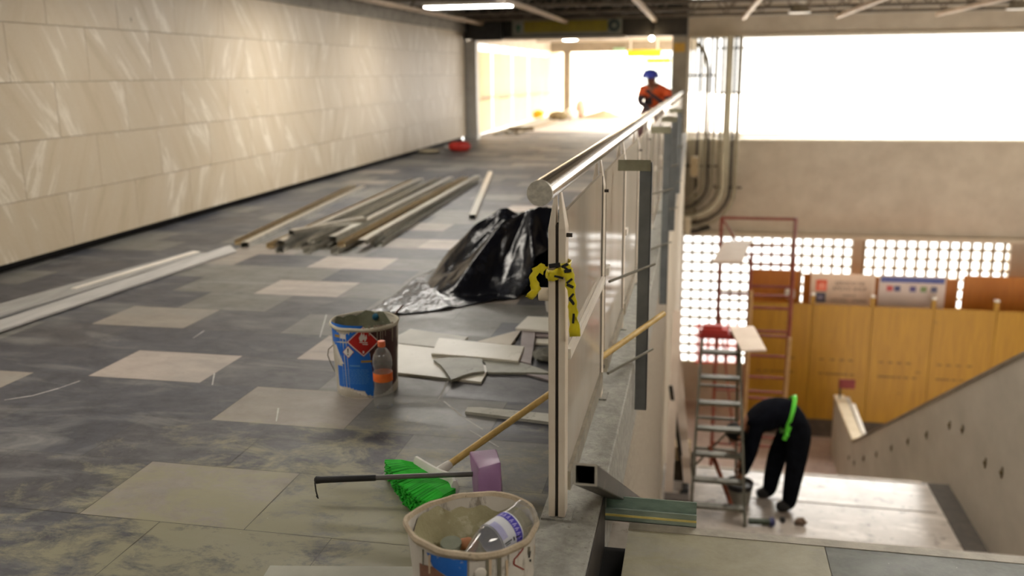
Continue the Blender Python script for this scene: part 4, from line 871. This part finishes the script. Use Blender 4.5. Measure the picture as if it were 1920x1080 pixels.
hs = thing('hanging_sign', 'long grey-framed sign with yellow band and green arrow on dark beam', 'sign', (-2.7, 18.72, 2.1))
boxes('sign_panel', mat('sign_grey', '#7d7d72', '#8a8a7e', rough=.5, scale=3), [((-3.80, 18.66, 2.10), (-1.58, 18.72, 2.42))], hs, bevel=.01)
boxes('yellow_band', mat('sign_yellow', '#8d7d10', '#a08f16', rough=.5, scale=5), [((-3.55, 18.65, 2.16), (-1.86, 18.66, 2.38))], hs)
def Mface(x, y, z): return Matrix.Translation((x, y, z)) @ Matrix.Rotation(PI / 2, 4, 'X')
b = MB(); b.prism([(-3.67, 18.655, 2.33), (-3.60, 18.655, 2.25), (-3.645, 18.655, 2.25), (-3.645, 18.655, 2.17), (-3.695, 18.655, 2.17), (-3.695, 18.655, 2.25), (-3.74, 18.655, 2.25)], (0, -.004, 0)); b.build('arrow', mat('sign_green', '#1e4a38', '#265c46', rough=.5), hs)
b = MB(); b.lathe((0, 0, 0), [(.05, 0), (.12, 0), (.12, .006), (.05, .006)], 28); b.v = [Vector((-1.73 + v.x, 18.652 - v.z, 2.27 + v.y)) for v in b.v]; b.build('emblem', mat('sign_dark', '#2b3a36', '#3a4a44', rough=.5), hs)
for i, (px0, px1, py0, py1, y, lb_) in enumerate(((1175, 1240, 94, 106, 28, 'larger yellow hanging sign in the far corridor'), (1212, 1258, 110, 118, 31, 'smaller yellow hanging sign behind the larger one, far corridor'))):
    a, c = at(px0, py0, Y=y), at(px1, py1, Y=y); h_ = thing('corridor_sign', lb_, 'sign', (a.x, y, c.z), 'yellow hanging corridor signs')
    boxes('sign_panel', mat('far_yellow', '#e0ac08', '#efbd14', rough=.5), [((a.x, y, c.z), (c.x, y + .05, a.z))], h_); b = MB()
    b.box((a.x + .1, y + .01, a.z), (a.x + .13, y + .04, 2.45)); b.build('hanger', m_white, h_); b = MB(); b.box((c.x - .13, y + .01, a.z), (c.x - .1, y + .04, 2.45)); b.build('hanger', m_white, h_)
a, c = at(1150, 90, Y=29.9), at(1172, 97, Y=29.9); tag(boxes('exit_plate', mat('exit_green', '#8fb08f', '#a0c0a0', rough=.5), [((a.x, 29.9, c.z), (c.x, 29.99, a.z))]), 'small pale green plate on the far portal beam', 'sign')

# ================================================================== conduits on the back wall
xs = [-.19, -.115, -.03, .04, .13, .205, .30, .43, .52, .60, .68, .77]
cn = ['first', 'second', 'third', 'fourth', 'fifth', 'sixth', 'seventh', 'eighth', 'ninth', 'tenth', 'eleventh', 'twelfth']
for i, x in enumerate(xs):
    y = 19.60 - .085 * (i % 3) if i > 2 else 19.78; rad = .30 + .5 * i / 11; zb = -1.15 - .7 * i / 11
    pts = [(x, y, 2.05), (x, y, 1.0), (x, y, 0), (x, y, zb + rad)]
    if i == 4: pts = [(x - .42, y, 1.98), (x - .25, y, 1.93), (x - .11, y, 1.8), (x - .03, y, 1.62), (x, y, 1.4)] + pts[2:]
    if i > 2: pts += [(x - rad * (1 - math.cos(a)), y, zb + rad - rad * math.sin(a)) for a in (.25, .5, .8, 1.1, 1.4, PI / 2)] + [(-.255, y, zb)]
    else: pts[-1] = (x, y, -1.95)
    if i > 2 and pts[-2][0] < -.24: pts = [p for p in pts if p[0] > -.255]
    r_ = (.024, .026, .03, .024, .042, .026, .034, .03, .044, .04, .03, .044)[i]
    b = MB(); b.tube(pts, r_, 10); tag(b.build('conduit', (m_pipe, m_pale, m_brown)[(0, 0, 2, 1, 0, 2, 0, 0, 1, 1, 2, 0)[i]], smooth=True), f'vertical pipe on the wall by the bright window, {cn[i]} from the pillar', 'pipe', 'conduits beside the window')
for i, (x0, x1, z, lb_) in enumerate(((-.2, .28, 1.28, 'upper strut across the left group of window pipes'), (.4, .82, 1.82, 'top strut across the right group of window pipes'), (.4, .80, .92, 'middle strut across the right group of window pipes'), (.4, .84, .02, 'lower strut across the right group at the window sill'), (-.2, .40, -.60, 'strut across the left group of pipes, below the sill'), (.4, .88, -1.05, 'lowest strut across the right group of pipes'))):
    b = MB(); b.box((x0 - .05, 19.66, z - .02), (x1 + .05, 19.69, z + .02)); b.box((x0 - .05, 19.66, z - .02), (x0 - .02, 20.0, z + .02)); tag(b.build('pipe_strut', m_brown), lb_, 'strut', 'struts holding the window pipes')
ct = thing('cable_tray', 'ladder-like perforated cable tray among the pipes before the window', 'cable tray', (.6, 19.7, -.1))
for x in (.42, .80): boxes('side_rail', m_brown, [((x - .008, 19.71, -.9), (x + .008, 19.79, 2.04))], ct)
for k in range(24): boxes('rung', m_brown, [((.42, 19.76, -.85 + k * .125), (.46, 19.775, -.835 + k * .125)), ((.76, 19.76, -.85 + k * .125), (.80, 19.775, -.835 + k * .125))], ct)
tag(boxes('junction_box', mat('box_cream', '#a3906f', '#b3a07e', rough=.5, scale=5), [((-.15, 19.40, -.80), (.0, 19.50, -.38))], bevel=.01), 'cream junction box on the left pipes, beside the railing top', 'junction box')
tag(boxes('junction_box', mat('box_pale', '#bdb29b', '#cbc1ab', rough=.5, scale=5), [((-.235, 18.85, -1.95), (-.10, 19.05, -1.60))], bevel=.01), 'pale junction box under the pipe bends on the white wall', 'junction box')
b = MB(); b.tube([(-.26, 19.40, -2.0), (.05, 19.40, -1.95), (.3, 19.40, -1.86)], .05, 10); tag(b.build('thick_conduit', m_brown, smooth=True), 'thick dark duct under the pipe bends below the window', 'pipe')

# ================================================================== hoardings, signs in the lower hall
def ply(name, c1, c2, c3):
    t = NT(name); v = t.coord('Object', (9, 1, .7)); f = t.noise(v, 1.6, 6, .6, .6); c = t.ramp(f, [(.3, c1), (.7, c2)])
    k = t.noise(t.coord('Object', (1, 1, 2.5)), 3.4, 4, .6); c = t.mix(t.ramp(k, [(.66, 0.0), (.74, .55)]), c, c3); t.base(c); t.rough(.55); return t.m
m_ply = ply('hoarding_ply', '#9c6d0a', '#b38414', '#573b06'); m_ply2 = ply('orange_ply', '#a86118', '#bb7320', '#84500f')
hd_ = thing('plywood_hoarding', 'long yellow plywood hoarding with timber posts in the lower hall', 'hoarding', (4.0, 18.3, -6))
px_ = [1.18, 2.36, 3.49, 4.62, 5.75, 6.88, 7.1]
for i in range(6):
    o = boxes('panel', m_ply, [((px_[i] + .012, 18.30 + .006 * (i % 2), -5.62), (px_[i + 1] - .012, 18.318 + .006 * (i % 2), -3.19))], hd_)
    b = MB()
    for z, n in ((-4.35, 4), (-4.65, 7)): 
        for k in range(n): x = px_[i] + .15 + .8 * k / n + .05 * math.sin(7 * k + i); b.box((x, 18.298 + .006 * (i % 2), z), (x + .09, 18.2995 + .006 * (i % 2), z + .035))
    b.build('print_row', mat('stamp_brown', '#6b4a0e', '#7a5614', rough=.6), o)
for x in px_[1:6]:
    o = boxes('post', m_ply, [((x - .04, 18.33, -6), (x + .04, 18.42, -3.02))], hd_); boxes('post_top', m_white, [((x - .042, 18.328, -3.02), (x + .042, 18.422, -2.99))], o)
boxes('kick_board', mat('kick_dark', '#4a4036', '#5a4e42', rough=.8), [((1.18, 18.29, -6), (7.1, 18.32, -5.62))], hd_)
for i, (x0, x1, zt_, lb_) in enumerate(((1.17, 2.14, -2.65, 'orange plywood sheet behind the red scaffold'), (2.22, 3.6, -2.72, 'orange plywood sheet behind the white sign with orange logo'), (3.62, 5.17, -2.74, 'orange plywood sheet behind the white and blue sign'), (5.27, 7.2, -2.65, 'orange plywood sheet at the far right, above the hoarding'))):
    o = boxes('plywood_sheet', m_ply2, [((x0, 18.95, -6), (x1, 18.97, zt_))]); tag(o, lb_, 'plywood sheet', 'orange plywood sheets behind the hoarding')
tag(boxes('plaster_pot', m_white, [((1.86, 18.72, -3.2), (2.05, 18.9, -3.02))], bevel=.03), 'white blob-like pot on top of hoarding behind scaffold', 'pot')
bpy.data.objects[-1] if False else None
m_sign = sheet('sign_translucent', '#e6d3c0', .45, .12)
s1 = thing('notice_board', 'white sign with orange and grey square logos and brown lettering', 'sign', (2.95, 18.62, -3.3))
boxes('sign_panel', m_sign, [((2.33, 18.62, -3.4), (3.56, 18.63, -2.62))], s1)
b = MB(); b.box((2.43, 18.605, -2.98), (2.64, 18.615, -2.76)); b.build('orange_logo', mat('metro_orange', '#d9491a', '#e5561f', rough=.5), s1)
b = MB()
for dx in (.05, .095, .14): b.box((2.43 + dx, 18.602, -2.94), (2.43 + dx + .025, 18.606, -2.83))
b.box((2.48, 18.602, -2.85), (2.595, 18.606, -2.82)); b.build('logo_strokes', mat('logo_pale', '#f0a184', '#f3ad92', rough=.5), s1)
b = MB(); b.box((2.43, 18.605, -3.22), (2.63, 18.615, -3.02)); b.build('grey_logo', mat('logo_slate', '#3d3a4d', '#4a4759', rough=.5), s1, bevel=.004)
b = MB(); b.box((2.48, 18.602, -3.17), (2.58, 18.606, -3.08)); b.build('logo_inner', mat('logo_lilac', '#857d95', '#938ba2', rough=.5), s1)
m_txt = mat('letter_brown', '#5d4028', '#6a4b30', rough=.6)
for s_, z, sz_ in (('SERVICIO DE', -2.82, .10), ('APOYO SHOP', -2.93, .105), ('temporal', -3.06, .065), ('CENTRO - CIERRES', -3.17, .082)): text_mesh(s_, sz_, m_txt, s1, Mface(3.08, 18.615, z))
s2 = thing('notice_board', 'white sign with blue top band and row of small coloured icons', 'sign', (4.25, 18.62, -3.3))
boxes('sign_panel', sheet('sign_white', '#ddcfc6', .4, .06), [((3.63, 18.62, -3.4), (4.87, 18.63, -2.62))], s2)
boxes('blue_band', mat('band_blue', '#39407f', '#4a5190', rough=.5), [((3.66, 18.61, -2.76), (4.84, 18.618, -2.65))], s2)
for x, c in ((3.78, '#b8403c'), (3.92, '#3b3a66'), (4.21, '#4a3c72'), (4.41, '#6f8049'), (4.60, '#4a4a68')):
    boxes('icon', mat('icon' + c, c, None, rough=.5), [((x, 18.61, -2.94), (x + .115, 18.618, -2.83))], s2)
text_mesh('- - - - -   - - -', .05, m_txt, s2, Mface(4.2, 18.615, -3.05), 'small_print')

# ================================================================== red scaffold
sc = thing('scaffold', 'dusty red tubular scaffold standing in the lower hall', 'scaffold', (1.0, 14.4, -6))
def frame(x0, x1, y, zt, rungs, nm='frame'):
    b = MB(); b.tube([(x0, y, -6), (x0, y, zt)], .03, 10); b.tube([(x1, y, -6), (x1, y, zt)], .03, 10)
    for z in rungs: b.tube([(x0, y, z), (x1, y, z)], .024, 8)
    return b.build(nm, m_red, sc, smooth=True)
frame(.85, 1.47, 13.9, -1.36, [-1.50, -1.84, -2.18, -2.55, -2.95, -3.3, -3.65, -4.3, -5.0])
frame(.42, 1.60, 15.2, -.98, [-1.0, -1.6, -2.3, -3.0, -4.0, -5.0])
for (p, q) in (((.35, 13.9, -1.24), (1.47, 13.9, -1.20)), ((.85, 13.9, -5.2), (.42, 15.2, -2.4)), ((1.47, 13.9, -5.2), (1.6, 15.2, -2.4)), ((1.47, 13.9, -1.5), (1.6, 15.2, -1.0)), ((.85, 13.9, -1.5), (.42, 15.2, -1.0))):
    b = MB(); b.tube([p, q], .017, 8); b.build('brace', m_red, sc, smooth=True)
b = MB(); b.tube([(.87, 13.82, -5.9), (.87, 13.82, -1.9)], .03, 8); tag(b.build('timber_prop', mat('prop_pale', '#b08a5b', '#c29b6b', rough=.7)), 'pale upright timber tied to left post of red scaffold', 'timber')
b = MB(); b.tube([(1.43, 13.75, -5.9), (1.47, 13.75, -2.6)], .03, 8); tag(b.build('timber_prop', _cache['prop_pale']), 'pale upright timber beside the right post of red scaffold', 'timber')
b = MB(); b.v = []; vs = []
for i in range(9):
    for j in range(9): vs.append(at(1302 + 10.5 * i, 606 + 9.5 * j, Y=15.3 + .04 * math.sin(i * 1.3) + .02 * math.sin(j)))
b.add(vs, [(i * 9 + j, i * 9 + j + 1, i * 9 + j + 10, i * 9 + j + 9) for i in range(8) for j in range(8)]); nt_ = b.build('red_netting', sheet('netting_red', '#d8323c', .55, .5), smooth=70); tag(nt_, 'see-through red netting hung behind the stepladder before the lattice wall', 'netting')
m_bd = mat('white_board', '#d5c3b2', '#e0d0c0', rough=.7, scale=4)
b = MB(); q = [at(1358, 457, Z=-1.22), at(1407, 455, Z=-1.22), at(1392, 494, Z=-1.22), at(1336, 494, Z=-1.22)]; b.prism(q, (0, 0, .04)); tag(b.build('platform_board', m_bd), 'white board lying on top of the red scaffold', 'board')

# ================================================================== step ladder, tray, board
ld = thing('step_ladder', 'grey aluminium stepladder standing on stair landing before the bent worker', 'stepladder', (.32, 8.6, -3))
FL, FR, TL, TR = Vector((.055, 8.40, -3)), Vector((.585, 8.38, -3)), Vector((.105, 9.0, -1.25)), Vector((.475, 9.0, -1.25))
for a, c in ((FL, TL), (FR, TR)): b = MB(); b.bar(a, c, .026, .07, (0, 1, 0)); b.build('rail', m_alu, ld)
for k in range(7):
    f = (k + .62) / 7.2; p, q = FL.lerp(TL, f), FR.lerp(TR, f); b = MB(); b.box((p.x, p.y - .01, p.z - .03), (q.x, p.y + .085, p.z)); b.build('step', m_alu, ld)
b = MB(); b.box((TL.x - .02, 8.93, -1.25), (TR.x + .02, 9.12, -1.21)); b.build('top_cap', mat('ladder_red', '#8c211c', '#9c2f28', rough=.5), ld)
BL, BR = Vector((.07, 9.62, -3)), Vector((.54, 9.62, -3))
for a, c in ((BL, TL + Vector((.01, .08, 0))), (BR, TR + Vector((-.01, .08, 0)))): b = MB(); b.bar(a, c, .025, .045, (0, 1, 0)); b.build('rear_leg', m_alu, ld)
for f in (.18, .42, .66): 
    p, q = BL.lerp(TL, f), BR.lerp(TR, f); b = MB(); b.bar(p, q, .025, .025); b.build('rear_rung', m_alu, ld)
b = MB(); b.bar(BL.lerp(TL, .02), BR.lerp(TR, .40), .02, .02); b.build('rear_brace', m_alu, ld)
q = [at(1368, 616, Z=-1.19), at(1413, 614, Z=-1.19), at(1437, 659, Z=-1.19), at(1390, 660, Z=-1.19)]
b = MB(); b.prism(q, (0, 0, .018)); tag(b.build('drywall_sheet', m_bd), 'white panel lying on the stepladder top', 'panel')
b = MB(); b.box((.10, 8.945, -1.208), (.36, 9.10, -1.16)); b.box((.12, 8.96, -1.165), (.30, 9.06, -1.13)); tag(b.build('paint_tray', mat('tray_red', '#a02a26', '#b03a33', rough=.5)), 'dark red tray on top of the stepladder, left of the white panel', 'tray')
b = MB(); b.tube([(.22, 8.8, -2.35), (.47, 8.62, -2.93)], .022, 8); tag(b.build('hand_tool', mat('rust_handle', '#6b3320', '#8a4a30', rough=.7, scale=9)), 'rusty brown tool handle leaning between the stepladder legs', 'tool')
# leaning strips against the white wall
for i, (a, c, lb_) in enumerate(((at(1243, 925, Z=-3) + Vector((.06, .0, 0)), (-.16, 9.6, -1.15), 'white strip leaning on the stair wall, nearest one'), ((.02, 9.2, -3), (-.17, 9.55, -1.45), 'white strip leaning behind the stepladder, second one'), ((-.02, 9.26, -3), (-.20, 9.29, -1.9), 'dark strip leaning between the two white strips'))):
    b = MB(); b.bar(a + Vector((0, 0, .02)) if isinstance(a, Vector) else (a[0], a[1], a[2] + .02), c, .02, .09 if i < 2 else .04, (1, 0, 0)); tag(b.build('leaning_strip', m_bd if i < 2 else m_brown), lb_, 'strip', 'strips leaning on the stair wall')
tag(boxes('cardboard_box', mat('box_dark', '#3a3024', '#4b3f2f', rough=.8), [((-.20, 9.3, -3), (.10, 9.62, -2.78))], bevel=.005), 'low dark box on the landing behind the leaning strips', 'box')
tag(boxes('tile_carton', mat('carton_beige', '#b09a78', '#c1ab88', rough=.8), [((-.20, 9.34, -2.78), (.04, 9.6, -2.62))], bevel=.005), 'beige carton stacked on the low dark box', 'carton')
tag(boxes('stone_offcut', mat('offcut_grey', '#6d6560', '#7d756f', rough=.7), [((-.22, 8.72, -3), (.04, 8.86, -2.93))], bevel=.004), 'grey stone offcut at the foot of the leaning strip', 'offcut')
tag(boxes('tool_bag', m_black, [((-.04, 8.9, -3), (.03, 9.06, -2.9)), ((-.06, 8.88, -3), (.02, 8.93, -2.92))], bevel=.01), 'small black bag on the landing left of the stepladder', 'bag')
c = Vector((.545, 8.92, -3)); pb_ = thing('plaster_tub', 'grey tub with black rim between worker and stepladder', 'bucket', c)
b = MB(); b.lathe(c, [(0, .003), (.11, .0), (.135, .2), (.13, .2), (.105, .02)], 28); b.build('tub_body', mat('tub_grey', '#7b776c', '#8d897d', rough=.6), pb_, smooth=True)
b = MB(); b.lathe(c, [(.132, .16), (.14, .2), (.146, .22), (.138, .226), (.125, .2), (.0, .19)], 28); b.build('tub_rim', m_black, pb_, smooth=True)
bb_ = thing('spray_can', 'dark cylinder with blue end lying on the landing right of the ladder', 'can', (.75, 8.42, -3))
b = MB(); b.tube([(.62, 8.42, -2.955), (.82, 8.44, -2.955)], .032, 14); b.build('can_body', mat('can_green', '#2b3526', '#384330', rough=.5), bb_, smooth=True)
b = MB(); b.tube([(.82, 8.44, -2.955), (.855, 8.444, -2.955), (.87, 8.446, -2.955)], [.045, .045, .03], 14); b.build('can_end', mat('can_blue', '#22254f', '#2d3163', rough=.5), bb_, smooth=True)
b = MB(); b.ball((.955, 8.55, -2.975), .03, 10, 6); tag(b.build('debris_lump', m_black, smooth=True), 'small black round lump right of the blue-ended cylinder', 'lump')
b = MB(); b.ball((1.12, 8.52, -2.97), .06, 10, 6, (1, .5, .7))
for i, v in enumerate(b.v): b.v[i] = v + Vector((random.uniform(-.012, .012), random.uniform(-.012, .012), random.uniform(0, .01)))
tag(b.build('brown_debris', mat('debris_brown', '#5d4a3c', '#7b6553', rough=.9)), 'brown scrap lying on the pale landing near the worker\'s feet', 'debris')
# parapet extras
fl = thing('flag_post', 'short post with dark red flag on the far end of parapet', 'flag', (2.84, 17.3, -4.82))
b = MB(); b.tube([(2.84, 17.3, -4.82), (2.83, 17.3, -4.42)], .02, 8); b.build('staff', m_brown, fl); b = MB(); b.box((2.80, 17.26, -4.58), (3.10, 17.34, -4.40)); b.build('flag_cloth', mat('flag_red', '#6b201c', '#7d2c26', rough=.7), fl, bevel=.02)
b = MB(); b.bar((3.0, 15.6, -4.80), (3.02, 16.9, -4.76), .07, .05); tag(b.build('white_batten', m_white), 'white batten lying on the parapet coping beside the slope', 'batten')

# ================================================================== people
def person(name, pts, edges, mats, root=0, sub=2):
    me = bpy.data.meshes.new(name); me.from_pydata([p[:3] for p in pts], edges, []); o = bpy.data.objects.new(name, me); COL.objects.link(o)
    sk = o.modifiers.new('skin', 'SKIN'); sk.use_smooth_shade = True
    for i, p in enumerate(pts):
        d = me.skin_vertices[0].data[i]; r = p[3]; d.radius = r if isinstance(r, tuple) else (r, r); d.use_root = (i == root)
    ss = o.modifiers.new('sub', 'SUBSURF'); ss.levels = ss.render_levels = sub
    bpy.context.view_layer.update(); dg = bpy.context.evaluated_depsgraph_get(); m2 = bpy.data.meshes.new_from_object(o.evaluated_get(dg)); bpy.data.objects.remove(o)
    m2.materials.clear()
    for m in mats: m2.materials.append(m)
    segs = [(Vector(pts[a][:3]), Vector(pts[b_][:3]), pts[a][4], pts[b_][4]) for a, b_ in edges]
    for f in m2.polygons:
        c = f.center; best = 9; k = 0
        for a, b_, ma, mb in segs:
            ab = b_ - a; u = max(0, min(1, (c - a).dot(ab) / max(ab.length_squared, 1e-9))); d = (c - (a + ab * u)).length
            if d < best: best = d; k = ma if u < .5 else mb
        f.material_index = k; f.use_smooth = True
    q = bpy.data.objects.new(name, m2); COL.objects.link(q); return q

m_navy = mat('navy_cloth', '#080910', '#101219', rough=1, scale=12, bump=.2, spec=.08)
m_navy2 = mat('dark_jeans', '#0b0c10', '#13151b', rough=1, scale=12, bump=.2, spec=.08)
m_boot = mat('boot_black', '#141312', '#201e1c', rough=.6)
m_hair = mat('hair_black', '#0d0b0a', '#171412', rough=.7)
def hand(pts, edges, wrist, palm, dirn, side, mi, r=.009):
    """palm and five unequal bent fingers; dirn points along the fingers, side towards the thumb"""
    d = Vector(dirn).normalized(); s_ = Vector(side).normalized(); n = d.cross(s_); W = Vector(pts[wrist][:3])
    k = len(pts); pc = W + d * .045; pts.append((*pc, .024, mi)); edges.append((wrist, k)); kn = k + 1; pk = W + d * .085; pts.append((*pk, .021, mi)); edges.append((k, kn))
    for i, (off, L) in enumerate(((.030, .065), (.010, .075), (-.010, .07), (-.030, .052))):
        a = pk + s_ * off + d * .015; b_ = a + d * (L * .5) + n * .006; c = b_ + d * (L * .35) + n * .022; q = len(pts)
        pts.extend([(*a, r, mi), (*b_, r * .95, mi), (*c, r * .8, mi)]); edges.extend([(kn, q), (q, q + 1), (q + 1, q + 2)])
    a = pc + s_ * .032; b_ = a + s_ * .018 + d * .028 + n * .008; c = b_ + d * .028; q = len(pts); pts.extend([(*a, r * 1.1, mi), (*b_, r, mi), (*c, r * .85, mi)]); edges.extend([(k, q), (q, q + 1), (q + 1, q + 2)])

# near worker: bent double on the landing, facing left, reaching into the tub
P_ = [(1.09, 8.92, -2.06, (.185, .18), 0),      # 0 pelvis
      (.99, 8.92, -1.985, (.185, .17), 0),       # 1 waist
      (.84, 8.92, -1.99, (.195, .18), 0),         # 2 ribs
      (.69, 8.92, -2.06, (.17, .15), 0),        # 3 shoulders
      (.60, 8.92, -2.13, .062, 2),                # 4 neck
      (.535, 8.91, -2.19, .1, 2), (.475, 8.90, -2.25, .108, 2), (.425, 8.90, -2.29, .07, 2),   # 5-7 head
      (1.10, 8.80, -2.12, .135, 1), (1.07, 8.78, -2.50, .105, 1), (1.05, 8.80, -2.72, .092, 1), (1.035, 8.82, -2.92, .08, 1), (.99, 8.80, -2.955, .065, 3), (.90, 8.79, -2.965, .05, 3),   # 8-13 near leg
      (1.06, 9.04, -2.12, .135, 1), (.92, 9.06, -2.50, .105, 1), (.88, 9.06, -2.72, .092, 1), (.86, 9.08, -2.92, .08, 1), (.81, 9.07, -2.955, .065, 3), (.72, 9.06, -2.965, .05, 3),        # 14-19 far leg
      (.67, 8.77, -2.10, .085, 0), (.63, 8.74, -2.36, .07, 0), (.57, 8.78, -2.60, .052, 0), (.56, 8.79, -2.62, .03, 2),   # 20-23 near arm
      (.67, 9.08, -2.10, .085, 0), (.64, 9.10, -2.36, .07, 0), (.57, 9.04, -2.60, .052, 0), (.56, 9.03, -2.62, .03, 2),   # 24-27 far arm
      (.445, 8.90, -2.345, .02, 2)]               # 28 nose (face looks down)
E_ = [(0, 1), (1, 2), (2, 3), (3, 4), (4, 5), (5, 6), (6, 7), (0, 8), (8, 9), (9, 10), (10, 11), (11, 12), (12, 13), (0, 14), (14, 15), (15, 16), (16, 17), (17, 18), (18, 19), (3, 20), (20, 21), (21, 22), (22, 23), (3, 24), (24, 25), (25, 26), (26, 27), (6, 28)]
hand(P_, E_, 23, None, (-.15, .05, -1), (-1, .1, 0), 2); hand(P_, E_, 27, None, (-.15, -.05, -1), (-1, -.1, 0), 2)
w1_ = person('person', P_, E_, [m_navy, m_navy2, m_skin, m_boot]); tag(w1_, 'person in dark clothes bending over a tub on the stair landing', 'person'); WL[w1_.name] = Vector()
b = MB(); b.ball((.485, 8.90, -2.215), .112, 18, 12, (1.05, .92, .85)); b.build('hair', m_hair, w1_, smooth=True)
for y in (8.865, 8.935): b = MB(); b.ball((.425, y, -2.335), .012, 8, 6); b.build('eye', m_black, w1_, smooth=True)
for y in (8.805, 8.995): b = MB(); b.ball((.51, y, -2.235), .026, 8, 6, (.7, .4, 1)); b.build('ear', m_skin, w1_, smooth=True)
m_lime = mat('hi_vis_green', '#4fc42a', '#66d63c', rough=.5, scale=9)
b = MB(); cb = Vector((.985, 8.92, -1.995)); vs = []
for k in range(25):
    a = 2 * PI * k / 24; o_ = Vector((.05 * math.cos(a) - .0, math.sin(a) * .185, math.cos(a) * .182)); vs += [cb + o_ + Vector((-.022, 0, -.008)), cb + o_ + Vector((.022, 0, .008))]
b.add(vs, [(2 * k, 2 * k + 2, 2 * k + 3, 2 * k + 1) for k in range(24)]); q = b.build('reflective_belt', m_lime, w1_, smooth=True); md = q.modifiers.new('thick', 'SOLIDIFY'); md.thickness = .008; md.offset = 1
b = MB(); b.bar((.985, 8.735, -2.06), (.94, 8.725, -2.20), .04, .012, (0, 1, 0)); b.ball((.96, 8.728, -2.15), .026, 10, 6); b.build('belt_tail', m_lime, w1_)

# far worker in orange behind the railing
m_or = mat('hi_vis_orange', '#e2521c', '#f0662a', rough=.6, scale=9); m_dj = mat('worker_jeans', '#6b4a4a', '#7b5a58', rough=.8); m_slv = mat('sleeve_dark', '#3a2f33', '#4a3d40', rough=.8)
wx, wy = -.72, 14.3
Q_ = [(wx - .02, wy + .12, .78, (.15, .13), 1), (wx + .02, wy + .08, .90, (.18, .15), 0), (wx + .05, wy + .0, 1.02, (.2, .16), 0), (wx + .05, wy - .08, 1.13, (.2, .14), 0), (wx + .0, wy - .14, 1.18, .06, 2), (wx - .03, wy - .19, 1.21, .088, 2), (wx - .03, wy - .2, 1.29, .09, 2),
      (wx - .12, wy + .1, .74, .1, 1), (wx - .16, wy - .05, .42, .07, 1), (wx - .16, wy + .1, .1, .052, 1), (wx - .16, wy - .02, .045, .045, 3), (wx - .16, wy - .12, .035, .035, 3),
      (wx + .09, wy + .12, .74, .1, 1), (wx + .12, wy - .02, .42, .07, 1), (wx + .12, wy + .14, .1, .052, 1), (wx + .12, wy + .02, .045, .045, 3), (wx + .12, wy - .08, .035, .035, 3),
      (wx - .14, wy - .09, 1.10, .085, 0), (wx - .19, wy - .16, .92, .05, 4), (wx - .02, wy - .32, .82, .036, 4), (wx + .0, wy - .33, .82, .03, 2),
      (wx + .22, wy - .07, 1.08, .085, 0), (wx + .27, wy - .14, .90, .05, 4), (wx + .16, wy - .32, .86, .036, 4), (wx + .14, wy - .33, .86, .03, 2), (wx - .03, wy - .29, 1.235, .018, 2)]
QE = [(0, 1), (1, 2), (2, 3), (3, 4), (4, 5), (5, 6), (0, 7), (7, 8), (8, 9), (9, 10), (10, 11), (0, 12), (12, 13), (13, 14), (14, 15), (15, 16), (3, 17), (17, 18), (18, 19), (19, 20), (3, 21), (21, 22), (22, 23), (23, 24), (5, 25)]
hand(Q_, QE, 20, None, (.4, -1, -.2), (.3, .1, 1), 2); hand(Q_, QE, 24, None, (-.2, -1, -.1), (-.3, .1, 1), 2)
w2_ = person('person', Q_, QE, [m_or, m_dj, m_skin, m_boot, m_slv]); tag(w2_, 'person in orange vest and blue hard hat stooping behind the far railing', 'person'); WL[w2_.name] = Vector()
b = MB(); hc = Vector((wx - .03, wy - .195, 1.275)); b.lathe(hc, [(.165, .0), (.13, .008), (.125, .05), (.10, .10), (.05, .125), (0, .13)], 24); b.build('hard_hat', mat('helmet_blue', '#3b47b5', '#4c58c8', rough=.35), w2_, smooth=True)
for dx in (-.035, .035): b = MB(); b.ball((wx - .03 + dx, wy - .28, 1.262), .012, 8, 6); b.build('eye', m_black, w2_, smooth=True)
b = MB(); b.bar((wx - .09, wy - .20, 1.10), (wx + .17, wy - .15, .90), .05, .012, (0, 1, 0)); b.build('chest_strap', m_slv, w2_)

# ================================================================== daylight, camera, view
w = bpy.data.worlds.new('sky'); SC.world = w; w.use_nodes = True
bg = w.node_tree.nodes['Background']; bg.inputs[0].default_value = (1.0, .965, .90, 1); nt = w.node_tree; tc = nt.nodes.new('ShaderNodeTexCoord'); sx = nt.nodes.new('ShaderNodeSeparateXYZ'); mr = nt.nodes.new('ShaderNodeMapRange')
nt.links.new(tc.outputs['Generated'], sx.inputs[0]); nt.links.new(sx.outputs['Z'], mr.inputs[0]); mr.inputs[1].default_value = .08; mr.inputs[2].default_value = .8; mr.inputs[3].default_value = 1.5; mr.inputs[4].default_value = 16.0
nt.links.new(mr.outputs[0], bg.inputs[1])          # overcast sky: brighter towards the zenith
cd = bpy.data.cameras.new('camera'); cam = bpy.data.objects.new('camera', cd); COL.objects.link(cam); SC.camera = cam
Rm = Matrix((ROT.col[0], -ROT.col[1], -ROT.col[2])).transposed(); cam.matrix_world = Matrix.Translation(CAM) @ Rm.to_4x4()
cd.sensor_width = 36; cd.lens = F / 1920 * 36; cd.clip_start = .05; cd.clip_end = 300
cd.dof.use_dof = True; cd.dof.focus_distance = 2.75; cd.dof.aperture_fstop = 2.0
SC.view_settings.view_transform = 'Standard'; SC.view_settings.look = 'None'; SC.view_settings.gamma = 1; SC.view_settings.use_curve_mapping = False
SC.view_settings.exposure = 1.4
SC.cycles.max_bounces = 8; SC.cycles.transparent_max_bounces = 16; SC.cycles.sample_clamp_indirect = 6.0
